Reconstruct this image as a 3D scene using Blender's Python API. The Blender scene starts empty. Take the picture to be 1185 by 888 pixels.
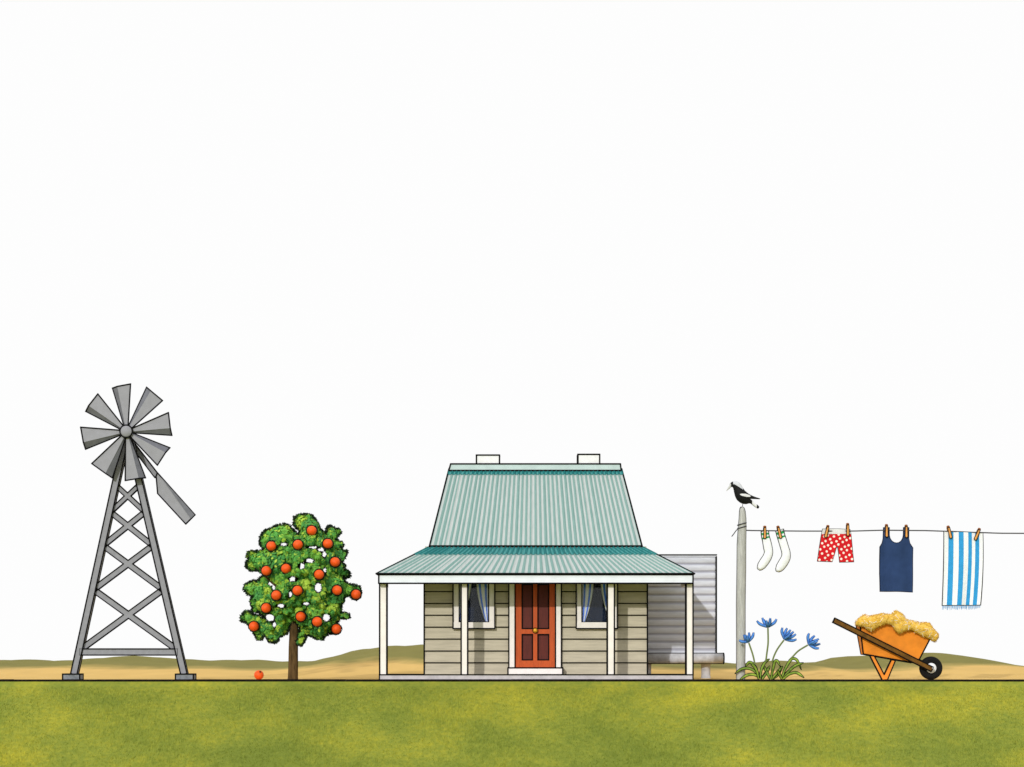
import bpy, bmesh, math, random
import numpy as np
from mathutils import Vector, Matrix
random.seed(7); rng = np.random.default_rng(11)
PI = math.pi
scene = bpy.context.scene
COL = scene.collection

# ------------------------------------------------------------------ camera numbers
D, HC, S = 50.0, 0.5, 48.0          # distance to the house front, eye height, pixels per metre there
def P(px, py, Y=0.0):
    k = (D + Y) / D
    return Vector(((px - 592.5) / S * k, Y, HC + ((787 - py) / S - HC) * k))
def lin(c):
    c /= 255.0
    return c / 12.92 if c <= 0.04045 else ((c + 0.055) / 1.055) ** 2.4
def rgb(r, g, b): return (lin(r), lin(g), lin(b), 1.0)

# ------------------------------------------------------------------ materials
def node_mat(name):
    m = bpy.data.materials.new(name); m.use_nodes = True
    nt = m.node_tree; b = nt.nodes['Principled BSDF']
    return m, nt, b
def mat(name, c, rough=0.75, spec=0.2, var=0.12, scale=6.0, bump=0.0, bscale=40.0, metal=0.0, stretch=(1, 1, 1), c2=None):
    """A base colour broken up by two octaves of noise (wear, dirt), with an optional fine bump."""
    m, nt, b = node_mat(name)
    N, L = nt.nodes, nt.links
    tc = N.new('ShaderNodeTexCoord'); mp = N.new('ShaderNodeMapping'); mp.inputs['Scale'].default_value = stretch
    L.new(tc.outputs['Object'], mp.inputs['Vector'])
    nz = N.new('ShaderNodeTexNoise'); nz.inputs['Scale'].default_value = scale; nz.inputs['Detail'].default_value = 5
    L.new(mp.outputs['Vector'], nz.inputs['Vector'])
    mx = N.new('ShaderNodeMix'); mx.data_type = 'RGBA'
    a = rgb(*c); d = rgb(*c2) if c2 else tuple(v * (1 - 2 * var) for v in a[:3]) + (1,)
    hi = a if c2 else tuple(min(0.95, v * (1 + var)) for v in a[:3]) + (1,)
    mx.inputs['A'].default_value = d; mx.inputs['B'].default_value = hi
    mr = N.new('ShaderNodeMapRange'); mr.inputs['From Min'].default_value = 0.3; mr.inputs['From Max'].default_value = 0.65
    L.new(nz.outputs['Fac'], mr.inputs['Value']); L.new(mr.outputs['Result'], mx.inputs['Factor'])
    L.new(mx.outputs['Result'], b.inputs['Base Color'])
    b.inputs['Roughness'].default_value = rough; b.inputs['Specular IOR Level'].default_value = spec
    b.inputs['Metallic'].default_value = metal
    if bump:
        n2 = N.new('ShaderNodeTexNoise'); n2.inputs['Scale'].default_value = bscale; n2.inputs['Detail'].default_value = 4
        L.new(mp.outputs['Vector'], n2.inputs['Vector'])
        bp = N.new('ShaderNodeBump'); bp.inputs['Strength'].default_value = bump; bp.inputs['Distance'].default_value = 0.02
        L.new(n2.outputs['Fac'], bp.inputs['Height']); L.new(bp.outputs['Normal'], b.inputs['Normal'])
    return m

M = {}
M['ink'] = mat('black_edging', (20, 19, 20), 0.9, 0.05, 0.1)
M['galv'] = mat('galvanised_steel', (142, 142, 150), 0.6, 0.25, 0.05, 9, 0.1, 60)
M['galv2'] = mat('galvanised_steel_sheet', (148, 148, 156), 0.6, 0.25, 0.03, 7, 0.06, 50)
M['galv3'] = mat('shaded_steel_strip', (112, 113, 122), 0.7, 0.2, 0.08, 7, 0.06, 50)  # darker copy of the sheet steel, with shading put into its colour
M['concrete'] = mat('concrete', (128, 132, 140), 0.9, 0.1, 0.15, 14, 0.3, 60)
M['bark'] = mat('bark', (92, 72, 46), 0.95, 0.05, 0.25, 7, 0.8, 30, stretch=(3, 3, .6))
M['orange'] = mat('orange_peel', (238, 88, 24), 0.5, 0.25, 0.08, 14, 0.15, 90)
M['board'] = mat('weatherboard_paint', (190, 181, 160), 0.8, 0.12, 0.07, 3.0, 0.12, 30, stretch=(.5, 1, 5))
M['cream'] = mat('cream_paint', (240, 233, 228), 0.7, 0.15, 0.03, 5, 0.06, 40)
M['white'] = mat('white_paint', (232, 237, 246), 0.7, 0.15, 0.03, 5, 0.05, 40)
M['chimney'] = mat('rendered_chimney', (238, 238, 240), 0.9, 0.1, 0.04, 8, 0.3, 60)
M['deck'] = mat('deck_boards', (193, 188, 194), 0.85, 0.1, 0.08, 5, 0.2, 30)
M['door'] = mat('varnished_orange_timber', (192, 82, 30), 0.5, 0.25, 0.09, 6, 0.15, 30, stretch=(8, 1, .6))
M['panel'] = mat('dark_red_timber', (92, 30, 20), 0.5, 0.25, 0.12, 6, 0.12, 30, stretch=(8, 1, .6))
M['brass'] = mat('brass', (226, 164, 40), 0.35, 0.5, 0.05, 8, metal=0.4)
M['room'] = mat('dark_room', (30, 38, 56), 0.95, 0.02, 0.1, 4)
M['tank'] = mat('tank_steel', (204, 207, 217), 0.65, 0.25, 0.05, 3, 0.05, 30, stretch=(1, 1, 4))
M['tank_groove_shade'] = mat('tank_steel_groove_shade', (168, 169, 182), 0.65, 0.25, 0.05, 3, 0.05, 30, stretch=(1, 1, 4))  # shading of the corrugations painted into the groove colour
M['stand'] = mat('stand_concrete', (196, 196, 200), 0.85, 0.12, 0.1, 7, 0.3, 40)
M['pole'] = mat('weathered_pole', (184, 184, 180), 0.85, 0.1, 0.12, 5, 0.4, 30, stretch=(9, 9, .7))
M['wire'] = mat('dark_line', (74, 74, 78), 0.7, 0.15, 0.1)
M['peg'] = mat('peg_wood', (226, 158, 84), 0.75, 0.15, 0.12, 20, stretch=(3, 3, .5))
M['pegtop'] = mat('peg_head_wood', (140, 82, 40), 0.75, 0.15, 0.12, 20)
M['sock'] = mat('white_wool', (236, 238, 242), 0.95, 0.05, 0.03, 10, 0.3, 90)
M['sockgreen'] = mat('green_wool', (44, 158, 88), 0.95, 0.05, 0.06, 10, 0.3, 90)
M['hem'] = mat('dark_hem_thread', (62, 60, 58), 0.95, 0.02, 0.1)
M['navy'] = mat('navy_cotton', (46, 66, 106), 0.9, 0.08, 0.07, 4, 0.3, 60)
M['navyhem'] = mat('navy_hem', (22, 28, 48), 0.95, 0.02, 0.1)
M['elastic'] = mat('white_elastic', (226, 226, 228), 0.9, 0.05, 0.08, 40, 0.4, 90, stretch=(6, 1, .4))
M['towel_white'] = mat('white_terry', (240, 242, 250), 0.95, 0.03, 0.03, 12, 0.5, 110)
M['towel_blue'] = mat('blue_terry', (58, 156, 218), 0.95, 0.03, 0.06, 12, 0.5, 110)
M['cur_white'] = mat('white_curtain', (248, 244, 238), 0.95, 0.03, 0.03)
M['cur_blue'] = mat('blue_curtain_stripe', (76, 128, 244), 0.95, 0.03, 0.05)
M['barrow'] = mat('orange_enamel', (240, 142, 40), 0.55, 0.3, 0.07, 5, 0.05, 40)
M['handle'] = mat('brown_handle_wood', (112, 76, 28), 0.75, 0.15, 0.2, 8, 0.4, 40, stretch=(1, 1, 1))
M['tyre'] = mat('black_rubber', (24, 24, 25), 0.85, 0.15, 0.15, 12, 0.2, 60)
M['rim'] = mat('pale_rim_paint', (232, 234, 240), 0.5, 0.3, 0.04)
M['straw'] = mat('straw', (234, 196, 102), 0.95, 0.05, 0.15, 10, 0.6, 50, c2=(228, 184, 78))
M['straw2'] = mat('pale_straw', (236, 224, 210), 0.95, 0.05, 0.1)
M['straw3'] = mat('golden_straw', (216, 170, 64), 0.95, 0.05, 0.15)
M['strap'] = mat('strap_leaf', (150, 176, 62), 0.65, 0.2, 0.2, 6, c2=(84, 114, 46))
M['stalk'] = mat('flower_stalk', (112, 126, 70), 0.7, 0.15, 0.1)
M['petal'] = mat('blue_petal', (92, 152, 232), 0.7, 0.12, 0.15, 20, c2=(66, 112, 190))
M['petal_edge'] = mat('dark_petal_edge', (30, 42, 84), 0.8, 0.1, 0.1)
M['bird_black'] = mat('black_feathers', (18, 18, 20), 0.7, 0.2, 0.2, 30, 0.3, 60)
M['bird_white'] = mat('white_feathers', (226, 226, 230), 0.85, 0.1, 0.03, 30, 0.3, 60)
M['bird_nape'] = mat('grey_white_nape_feathers', (204, 206, 212), 0.85, 0.1, 0.04, 30, 0.3, 60)
M['bird_bill'] = mat('grey_bill', (196, 196, 196), 0.5, 0.25, 0.05)
M['bird_leg'] = mat('dark_leg', (40, 38, 36), 0.7, 0.2, 0.05)
M['edging'] = mat('dark_soil_edging', (30, 27, 23), 0.95, 0.03, 0.2, 10)

def roof_mat(name, c, c2):
    m = mat(name, c, 0.6, 0.3, 0.05, 5.0, 0.0, 40, c2=c2, stretch=(9, .6, .6))
    return m
M['roof'] = roof_mat('sage_green_corrugated_iron', (126, 160, 154), (114, 148, 142))
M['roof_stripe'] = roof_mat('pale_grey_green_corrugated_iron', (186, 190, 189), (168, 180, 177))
M['roof_cap'] = mat('ridge_cap_paint', (188, 206, 206), 0.65, 0.25, 0.04, 5)
M['flash'] = roof_mat('teal_shadow_iron', (18, 112, 112), (8, 96, 98))  # shadow under ridge cap and upper eaves, painted as teal bands
M['flash_stripe'] = roof_mat('light_teal_shadow_iron', (76, 148, 146), (30, 118, 118))

def glass_mat():
    m, nt, b = node_mat('window_glass')
    N, L = nt.nodes, nt.links
    t = N.new('ShaderNodeBsdfTransparent'); t.inputs['Color'].default_value = (.93, .95, .97, 1)
    g = N.new('ShaderNodeBsdfGlossy'); g.inputs['Roughness'].default_value = 0.06
    mx = N.new('ShaderNodeMixShader'); mx.inputs[0].default_value = 0.022
    L.new(t.outputs[0], mx.inputs[1]); L.new(g.outputs[0], mx.inputs[2])
    L.new(mx.outputs[0], N['Material Output'].inputs['Surface'])
    N.remove(b)
    return m
M['glass'] = glass_mat()

def dots_mat():
    m, nt, b = node_mat('red_polka_dot_cotton')
    N, L = nt.nodes, nt.links
    tc = N.new('ShaderNodeTexCoord'); mp = N.new('ShaderNodeMapping')
    mp.inputs['Rotation'].default_value = (0, 0.5, 0)
    sep = N.new('ShaderNodeSeparateXYZ'); cmb = N.new('ShaderNodeCombineXYZ')
    L.new(tc.outputs['Object'], mp.inputs['Vector']); L.new(mp.outputs['Vector'], sep.inputs[0])
    L.new(sep.outputs['X'], cmb.inputs['X']); L.new(sep.outputs['Z'], cmb.inputs['Y'])
    v = N.new('ShaderNodeTexVoronoi'); v.voronoi_dimensions = '2D'; v.inputs['Scale'].default_value = 8.8
    v.inputs['Randomness'].default_value = 0.3
    L.new(cmb.outputs[0], v.inputs['Vector'])
    r = N.new('ShaderNodeMapRange'); r.inputs['From Min'].default_value = 0.235; r.inputs['From Max'].default_value = 0.265
    L.new(v.outputs['Distance'], r.inputs['Value'])
    mx = N.new('ShaderNodeMix'); mx.data_type = 'RGBA'
    mx.inputs['A'].default_value = rgb(242, 232, 222); mx.inputs['B'].default_value = rgb(206, 32, 40)
    L.new(r.outputs['Result'], mx.inputs['Factor']); L.new(mx.outputs['Result'], b.inputs['Base Color'])
    b.inputs['Roughness'].default_value = 0.9; b.inputs['Specular IOR Level'].default_value = 0.08
    return m
M['dots'] = dots_mat()

def leaf_mat(name, c):
    m, nt, b = node_mat(name)
    N, L = nt.nodes, nt.links
    b.inputs['Base Color'].default_value = rgb(*c); b.inputs['Roughness'].default_value = 0.6
    b.inputs['Specular IOR Level'].default_value = 0.15
    tr = N.new('ShaderNodeBsdfTranslucent'); tr.inputs['Color'].default_value = rgb(*c)
    mx = N.new('ShaderNodeMixShader'); mx.inputs[0].default_value = 0.25
    L.new(b.outputs[0], mx.inputs[1]); L.new(tr.outputs[0], mx.inputs[2])
    L.new(mx.outputs[0], N['Material Output'].inputs['Surface'])
    return m
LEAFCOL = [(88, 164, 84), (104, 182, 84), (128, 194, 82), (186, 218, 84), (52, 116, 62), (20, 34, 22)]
LEAF = [leaf_mat('orange_tree_leaf_%s' % n, c) for n, c in zip(('deep', 'mid', 'fresh', 'yellowish', 'old', 'rim'), LEAFCOL)]

def grass_mat(name, gain=1.0):
    """Olive turf in soft broad patches; colour depends only on the place on the ground."""
    m, nt, b = node_mat(name)
    N, L = nt.nodes, nt.links
    tc = N.new('ShaderNodeTexCoord'); mp = N.new('ShaderNodeMapping'); mp.inputs['Scale'].default_value = (1, .9, .9)
    L.new(tc.outputs['Object'], mp.inputs['Vector'])
    n1 = N.new('ShaderNodeTexNoise'); n1.inputs['Scale'].default_value = 0.32; n1.inputs['Detail'].default_value = 6; n1.inputs['Roughness'].default_value = 0.62
    L.new(mp.outputs['Vector'], n1.inputs['Vector'])
    r = N.new('ShaderNodeValToRGB'); e = r.color_ramp.elements
    def g(*c): return tuple(min(1, v * gain) for v in rgb(*c)[:3]) + (1,)
    e[0].position = 0.33; e[0].color = g(112, 124, 50)
    e[1].position = 0.70; e[1].color = g(168, 162, 54)
    x = e.new(0.46); x.color = g(128, 136, 54)
    x = e.new(0.58); x.color = g(146, 147, 54)
    n2 = N.new('ShaderNodeTexNoise'); n2.inputs['Scale'].default_value = 9; n2.inputs['Detail'].default_value = 5
    L.new(mp.outputs['Vector'], n2.inputs['Vector'])
    ad = N.new('ShaderNodeMath'); ad.operation = 'MULTIPLY_ADD'; ad.inputs[1].default_value = 0.40; 
    L.new(n2.outputs['Fac'], ad.inputs[0])
    sb = N.new('ShaderNodeMath'); sb.operation = 'SUBTRACT'; sb.inputs[1].default_value = 0.20
    L.new(n1.outputs['Fac'], sb.inputs[0]); L.new(sb.outputs[0], ad.inputs[2])
    L.new(ad.outputs[0], r.inputs['Fac']); L.new(r.outputs['Color'], b.inputs['Base Color'])
    b.inputs['Roughness'].default_value = 0.9; b.inputs['Specular IOR Level'].default_value = 0.05
    return m
M['turf'] = grass_mat('turf', 1.06); M['blade'] = grass_mat('grass_blades', 1.27)

def sand_mat():
    m, nt, b = node_mat('sandy_hills')
    N, L = nt.nodes, nt.links
    at = N.new('ShaderNodeAttribute'); at.attribute_name = 'cover'
    tc = N.new('ShaderNodeTexCoord')
    mp = N.new('ShaderNodeMapping'); mp.inputs['Scale'].default_value = (1, .35, 1)
    L.new(tc.outputs['Object'], mp.inputs['Vector'])
    nz = N.new('ShaderNodeTexNoise'); nz.inputs['Scale'].default_value = 0.55; nz.inputs['Detail'].default_value = 6
    L.new(mp.outputs['Vector'], nz.inputs['Vector'])
    ad = N.new('ShaderNodeMath'); ad.operation = 'MULTIPLY_ADD'; ad.inputs[1].default_value = 0.55
    L.new(nz.outputs['Fac'], ad.inputs[0]); L.new(at.outputs['Fac'], ad.inputs[2])
    r = N.new('ShaderNodeValToRGB'); e = r.color_ramp.elements
    e[0].position = 0.60; e[0].color = rgb(214, 178, 108)
    e[1].position = .86; e[1].color = rgb(130, 124, 70)
    x = e.new(0.72); x.color = rgb(170, 150, 88)
    L.new(ad.outputs[0], r.inputs['Fac'])
    n2 = N.new('ShaderNodeTexNoise'); n2.inputs['Scale'].default_value = 1.2; n2.inputs['Detail'].default_value = 6
    L.new(mp.outputs['Vector'], n2.inputs['Vector'])
    hs = N.new('ShaderNodeHueSaturation'); mr = N.new('ShaderNodeMapRange')
    mr.inputs['To Min'].default_value = 0.86; mr.inputs['To Max'].default_value = 1.12
    L.new(n2.outputs['Fac'], mr.inputs['Value']); L.new(mr.outputs['Result'], hs.inputs['Value'])
    L.new(r.outputs['Color'], hs.inputs['Color']); L.new(hs.outputs['Color'], b.inputs['Base Color'])
    b.inputs['Roughness'].default_value = 0.95; b.inputs['Specular IOR Level'].default_value = 0.03
    return m
M['sand'] = sand_mat()

# ------------------------------------------------------------------ mesh builder
class MB:
    def __init__(s): s.v, s.f, s.fm, s.fs, s.mats = [], [], [], [], []
    def mi(s, m):
        m = M[m] if isinstance(m, str) else m
        if m not in s.mats: s.mats.append(m)
        return s.mats.index(m)
    def add(s, verts, faces, m, smooth=False):
        o = len(s.v); s.v += [Vector(v) for v in verts]; i = s.mi(m)
        for f in faces: s.f.append([o + k for k in f]); s.fm.append(i); s.fs.append(smooth)
    def tube(s, pts, r, m, n=8, cap=True, flat=1.0, smooth=True):
        """Round (or flattened) tube along pts; r is a number or one radius per point."""
        pts = [Vector(p) for p in pts]; K = len(pts)
        rs = r if isinstance(r, (list, tuple)) else [r] * K
        vs, fs = [], []
        t0 = (pts[1] - pts[0]).normalized()
        ref = Vector((0, 1, 0)) if abs(t0.y) < .9 else Vector((1, 0, 0))
        for i, p in enumerate(pts):
            t = ((pts[min(i + 1, K - 1)] - p).normalized() + (p - pts[max(i - 1, 0)]).normalized()).normalized()
            a = t.cross(ref).normalized(); b = a.cross(t).normalized()
            for j in range(n):
                th = 2 * PI * (j + .5) / n
                vs.append(p + a * (math.cos(th) * rs[i]) + b * (math.sin(th) * rs[i] * flat))
        for i in range(K - 1):
            for j in range(n):
                fs.append((i * n + j, i * n + (j + 1) % n, (i + 1) * n + (j + 1) % n, (i + 1) * n + j))
        s.add(vs, fs, m, smooth)
        if cap: s.add(vs[:n], [tuple(range(n))[::-1]], m); s.add(vs[-n:], [tuple(range(n))], m)
    def line(s, pts, r=.018, m='ink', close=False):
        pts = [Vector(p) for p in pts]; r = r * 1.22
        if close: pts = pts + [pts[0]]
        for a, b in zip(pts, pts[1:]):
            if (b - a).length > 1e-4:
                e = (b - a).normalized() * r * .6
                s.tube([a - e, b + e], r, m, 6, True, 1.0, False)
    def box(s, x0, x1, y0, y1, z0, z1, m, ink=.016):
        c = [(x, y, z) for x in (x0, x1) for y in (y0, y1) for z in (z0, z1)]
        F = [(0, 1, 3, 2), (4, 6, 7, 5), (0, 4, 5, 1), (2, 3, 7, 6), (0, 2, 6, 4), (1, 5, 7, 3)]
        s.add(c, F, m)
        if ink:
            for a in range(8):
                for bit in (1, 2, 4):
                    b = a | bit
                    if b != a: s.line([c[a], c[b]], ink)
    def pbox(s, a, b, c, d, Y0, Y1, m, ink=.016):
        """Box whose front face at depth Y0 covers pixels a..b by c..d."""
        p = P(a, d, Y0); q = P(b, c, Y0)
        s.box(p.x, q.x, Y0, Y1, p.z, q.z, m, ink)
    def prism(s, poly, Y0, Y1, m, ink=.016, off=None, inkm='ink'):
        """Outline given in pixels at depth Y0, given real thickness to Y1."""
        f = [P(x, y, Y0) for x, y in poly]; n = len(f)
        area = sum(f[i].x * f[(i + 1) % n].z - f[(i + 1) % n].x * f[i].z for i in range(n))
        if area < 0: f = f[::-1]
        b = [v + Vector((0, Y1 - Y0, 0)) for v in f]
        s.add(f + b, [tuple(range(n)), tuple(range(2 * n - 1, n - 1, -1))] + [(i + n, (i + 1) % n + n, (i + 1) % n, i) for i in range(n)], m)
        if ink:
            s.line(f, ink, inkm, True); s.line(b, ink, inkm, True)
    def grid(s, fn, nu, nv, mf, smooth=True, closed=False):
        vs = [Vector(fn(i / nu, j / nv)) for j in range(nv + 1) for i in range(nu + 1)]
        o = len(s.v); s.v += vs
        for j in range(nv):
            for i in range(nu):
                a = o + j * (nu + 1) + i
                s.f.append([a, a + 1, a + nu + 2, a + nu + 1])
                s.fm.append(s.mi(mf((i + .5) / nu, (j + .5) / nv) if callable(mf) else mf)); s.fs.append(smooth)
    def lathe(s, prof, m, c=(0, 0, 0), axis='z', n=32, smooth=True):
        """prof: (radius, height) pairs turned about an axis through c."""
        c = Vector(c); vs = []; fs = []
        for r, h in prof:
            for j in range(n):
                t = 2 * PI * j / n; a, b = r * math.cos(t), r * math.sin(t)
                vs.append(c + (Vector((a, b, h)) if axis == 'z' else Vector((a, h, b))))
        for i in range(len(prof) - 1):
            for j in range(n): fs.append((i * n + j, i * n + (j + 1) % n, (i + 1) * n + (j + 1) % n, (i + 1) * n + j))
        s.add(vs, fs, m, smooth)
    def sphere(s, c, r, m, n=16, k=10, sc=(1, 1, 1)):
        c = Vector(c); vs, fs = [], []
        for i in range(k + 1):
            a = PI * i / k
            for j in range(n):
                b = 2 * PI * j / n
                vs.append(c + Vector((r * sc[0] * math.sin(a) * math.cos(b), r * sc[1] * math.sin(a) * math.sin(b), r * sc[2] * math.cos(a))))
        for i in range(k):
            for j in range(n): fs.append((i * n + j, (i + 1) * n + j, (i + 1) * n + (j + 1) % n, i * n + (j + 1) % n))
        s.add(vs, fs, m, True)
    def build(s, name, parent=None, at=(0, 0, 0)):
        root = parent
        base = Vector(at)
        if parent is not None:
            base = Vector(parent['_base'])
        me = bpy.data.meshes.new(name)
        me.from_pydata([tuple(v - base) for v in s.v], [], s.f)
        for m in s.mats: me.materials.append(m)
        me.polygons.foreach_set('material_index', s.fm); me.polygons.foreach_set('use_smooth', s.fs)
        me.update()
        o = bpy.data.objects.new(name, me); COL.objects.link(o); o['_base'] = base
        if parent is not None: o.parent = parent
        else: o.location = base
        return o
def thing(name, label, cat, at, group=None):
    o = bpy.data.objects.new(name, None); COL.objects.link(o); o.location = at; o['_base'] = Vector(at)
    o.empty_display_size = .2
    return tag(o, label, cat, group)
def tag(o, label, cat, group=None):
    o['label'] = label; o['category'] = cat
    if group: o['group'] = group
    return o
def kind(o, k): o['kind'] = k; return o
def clean_props():
    for o in COL.objects:
        if '_base' in o: del o['_base']
def interp(pts, x):
    if x <= pts[0][0]: return pts[0][1]
    for (a, ya), (b, yb) in zip(pts, pts[1:]):
        if x <= b:
            t = (x - a) / (b - a); t = t * t * (3 - 2 * t) * .5 + t * .5
            return ya + (yb - ya) * t
    return pts[-1][1]
def smooth_path(pts, n=6):
    """Catmull-Rom through pts."""
    pts = [Vector(p) for p in pts]; out = []
    for i in range(len(pts) - 1):
        p0, p1, p2, p3 = pts[max(i - 1, 0)], pts[i], pts[i + 1], pts[min(i + 2, len(pts) - 1)]
        for j in range(n):
            t = j / n
            out.append(.5 * ((2 * p1) + (p2 - p0) * t + (2 * p0 - 5 * p1 + 4 * p2 - p3) * t * t + (3 * p1 - p0 - 3 * p2 + p3) * t ** 3))
    return out + [pts[-1]]
def zoomed(pts, ox, oy, sc): return [(ox + x / sc, oy + y / sc) for x, y in pts]

# ------------------------------------------------------------------ setting: hills, lawn bank, grass
RIDGE_Y = 26.0
RIDGE = [(-400, 766), (-120, 764), (27, 763.5), (63, 765.6), (91, 763.5), (127, 761.6), (165, 759.4), (203, 761.6), (236, 765), (291, 763), (333, 766.4),
         (371, 764.3), (392, 758.5), (422, 752), (460, 747), (489, 746), (560, 749), (650, 757), (760, 765), (838, 766.5), (859, 767.5), (896, 765.2),
         (927, 767), (945, 766), (974, 760.5), (1000, 759.3), (1040, 757.5), (1071, 755), (1090, 758.5), (1115, 764.5), (1158, 773), (1200, 775), (1300, 772), (1600, 765)]
RP = [(P(px, py, RIDGE_Y).x, P(px, py, RIDGE_Y).z) for px, py in RIDGE]
def hill_z(x, y):
    zr = interp(RP, x) + .02 * math.sin(x * 2.1) + .012 * math.sin(x * 5.3)
    if y <= 5: return 0.0
    if y <= RIDGE_Y:
        t = (y - 5) / (RIDGE_Y - 5); return zr * (t * t * (3 - 2 * t))
    if y <= 60:
        t = (y - RIDGE_Y) / 34; return zr + (-2.2 - zr) * (t * t * (3 - 2 * t))
    return -2.2 - (y - 60) * .012
ys = [-.02, .4, 1.5, 3, 5] + [5 + 21 * i / 30 for i in range(1, 31)] + [28, 31, 35, 40, 47, 54, 60, 90, 200, 600, 2500]
xs = [-2500, -700, -200, -80, -45] + [-30 + .3 * i for i in range(201)] + [45, 80, 200, 700, 2500]
mb = MB()
nx, ny = len(xs), len(ys)
mb.add([(x, y, hill_z(x, y)) for y in ys for x in xs],
       [(j * nx + i, j * nx + i + 1, (j + 1) * nx + i + 1, (j + 1) * nx + i) for j in range(ny - 1) for i in range(nx - 1)], 'sand', True)
hills = kind(mb.build('hills'), 'structure')
at = hills.data.attributes.new('cover', 'FLOAT', 'POINT')
cov = []
for y in ys:
    for x in xs:
        # scrub grows near the crest: cover follows height relative to the crest's
        c = min(1, max(0, (y - 10) / 9.0))
        cov.append(c * .66 + .10)
at.data.foreach_set('value', cov)

def bank_z(x, y):
    d = -y
    z = -.016 - min(d, .1) * .6 - .37 * min(d, 7)
    return z + (.03 * math.sin(x * .9 + y * 1.1) + .025 * math.sin(x * 2.3 - y * 1.7)) * min(1, d / 1.5)
ys = [0 - i * .25 for i in range(33)] + [-9, -11, -15, -25, -60, -120, -400]
mb = MB(); ny = len(ys)
mb.add([(x, y, bank_z(x, y) - .0) for y in ys for x in xs],
       [(j * nx + i, (j + 1) * nx + i, (j + 1) * nx + i + 1, j * nx + i + 1) for j in range(ny - 1) for i in range(nx - 1)], 'turf', True)
kind(mb.build('lawn'), 'structure')

mb = MB()   # dark strip where lawn meets sand
for i in range(-20, 20):
    x0 = i * 2.0; zj = random.uniform(-.004, .004)
    mb.box(x0, x0 + 1.995, -.04, 0.0, -.06, .014 + zj, 'edging', 0)
kind(mb.build('soil_edge'), 'structure')

def make_grass(n=150000):
    x = rng.uniform(-14.2, 14.2, n); y = -.05 - 6.2 * rng.random(n) ** 1.0
    z = np.array([bank_z(a, b) for a, b in zip(x, y)])
    h = rng.uniform(.03, .07, n) * (1 + .25 * np.sin(x * 1.7 + y))
    h *= np.clip((-y) / .5, .35, 1)
    w = rng.uniform(.006, .011, n); th = rng.uniform(0, PI, n); lean = rng.uniform(-.045, .045, (n, 2))
    dx, dy = np.cos(th) * w, np.sin(th) * w * .6
    V = np.zeros((n, 3, 3), np.float32)
    V[:, 0] = np.stack([x - dx, y - dy, z - .01], 1); V[:, 1] = np.stack([x + dx, y + dy, z - .01], 1)
    V[:, 2] = np.stack([x + lean[:, 0], np.minimum(y + lean[:, 1], -.045), z + h], 1)
    me = bpy.data.meshes.new('grass'); me.vertices.add(3 * n); me.loops.add(3 * n); me.polygons.add(n)
    me.vertices.foreach_set('co', V.ravel()); me.loops.foreach_set('vertex_index', np.arange(3 * n, dtype=np.int32))
    me.polygons.foreach_set('loop_start', np.arange(0, 3 * n, 3, dtype=np.int32)); me.update(); me.validate()
    me.materials.append(M['blade'])
    o = bpy.data.objects.new('grass', me); COL.objects.link(o); o['label'] = 'short olive green grass on the bank in front of the cottage'; o['category'] = 'grass'
    return kind(o, 'stuff')
make_grass()

# ------------------------------------------------------------------ windmill
WY = 0.12
wm = thing('windmill', 'tall grey steel windmill with eight blades on a lattice tower', 'windmill', P(147, 787, WY))
def beam(mb, a, b, w, Y0, Y1, m='galv', ink=.015):
    """Flat-sided bar between two pixel points, w pixels wide, as deep as Y0..Y1."""
    d = Vector((b[0] - a[0], b[1] - a[1])); nrm = Vector((-d.y, d.x)).normalized() * w / 2
    mb.prism([(a[0] + nrm.x, a[1] + nrm.y), (b[0] + nrm.x, b[1] + nrm.y), (b[0] - nrm.x, b[1] - nrm.y), (a[0] - nrm.x, a[1] - nrm.y)], Y0, Y1, m, ink)
for a, b, rect in (((85.3, 780.5), (145.4, 505), (72.4, 92.2)), ((212.8, 780.5), (148.6, 505), (203, 223.7))):
    mb = MB(); beam(mb, a, b, 7.4, WY, WY + .17); leg = mb.build('leg', wm)
    mb = MB(); mb.pbox(rect[0], rect[1], 780.3, 787, WY - .1, WY + .3, 'concrete', .015); mb.build('footing', leg)
NR = (752, 682.5, 631.5, 592.7, 562)
nodes_l = [(85.3 + (780.5 - y) * .2182 + 1.5, y) for y in NR]
nodes_r = [(212.8 - (780.5 - y) * .2330 - 1.5, y) for y in NR]
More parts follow.
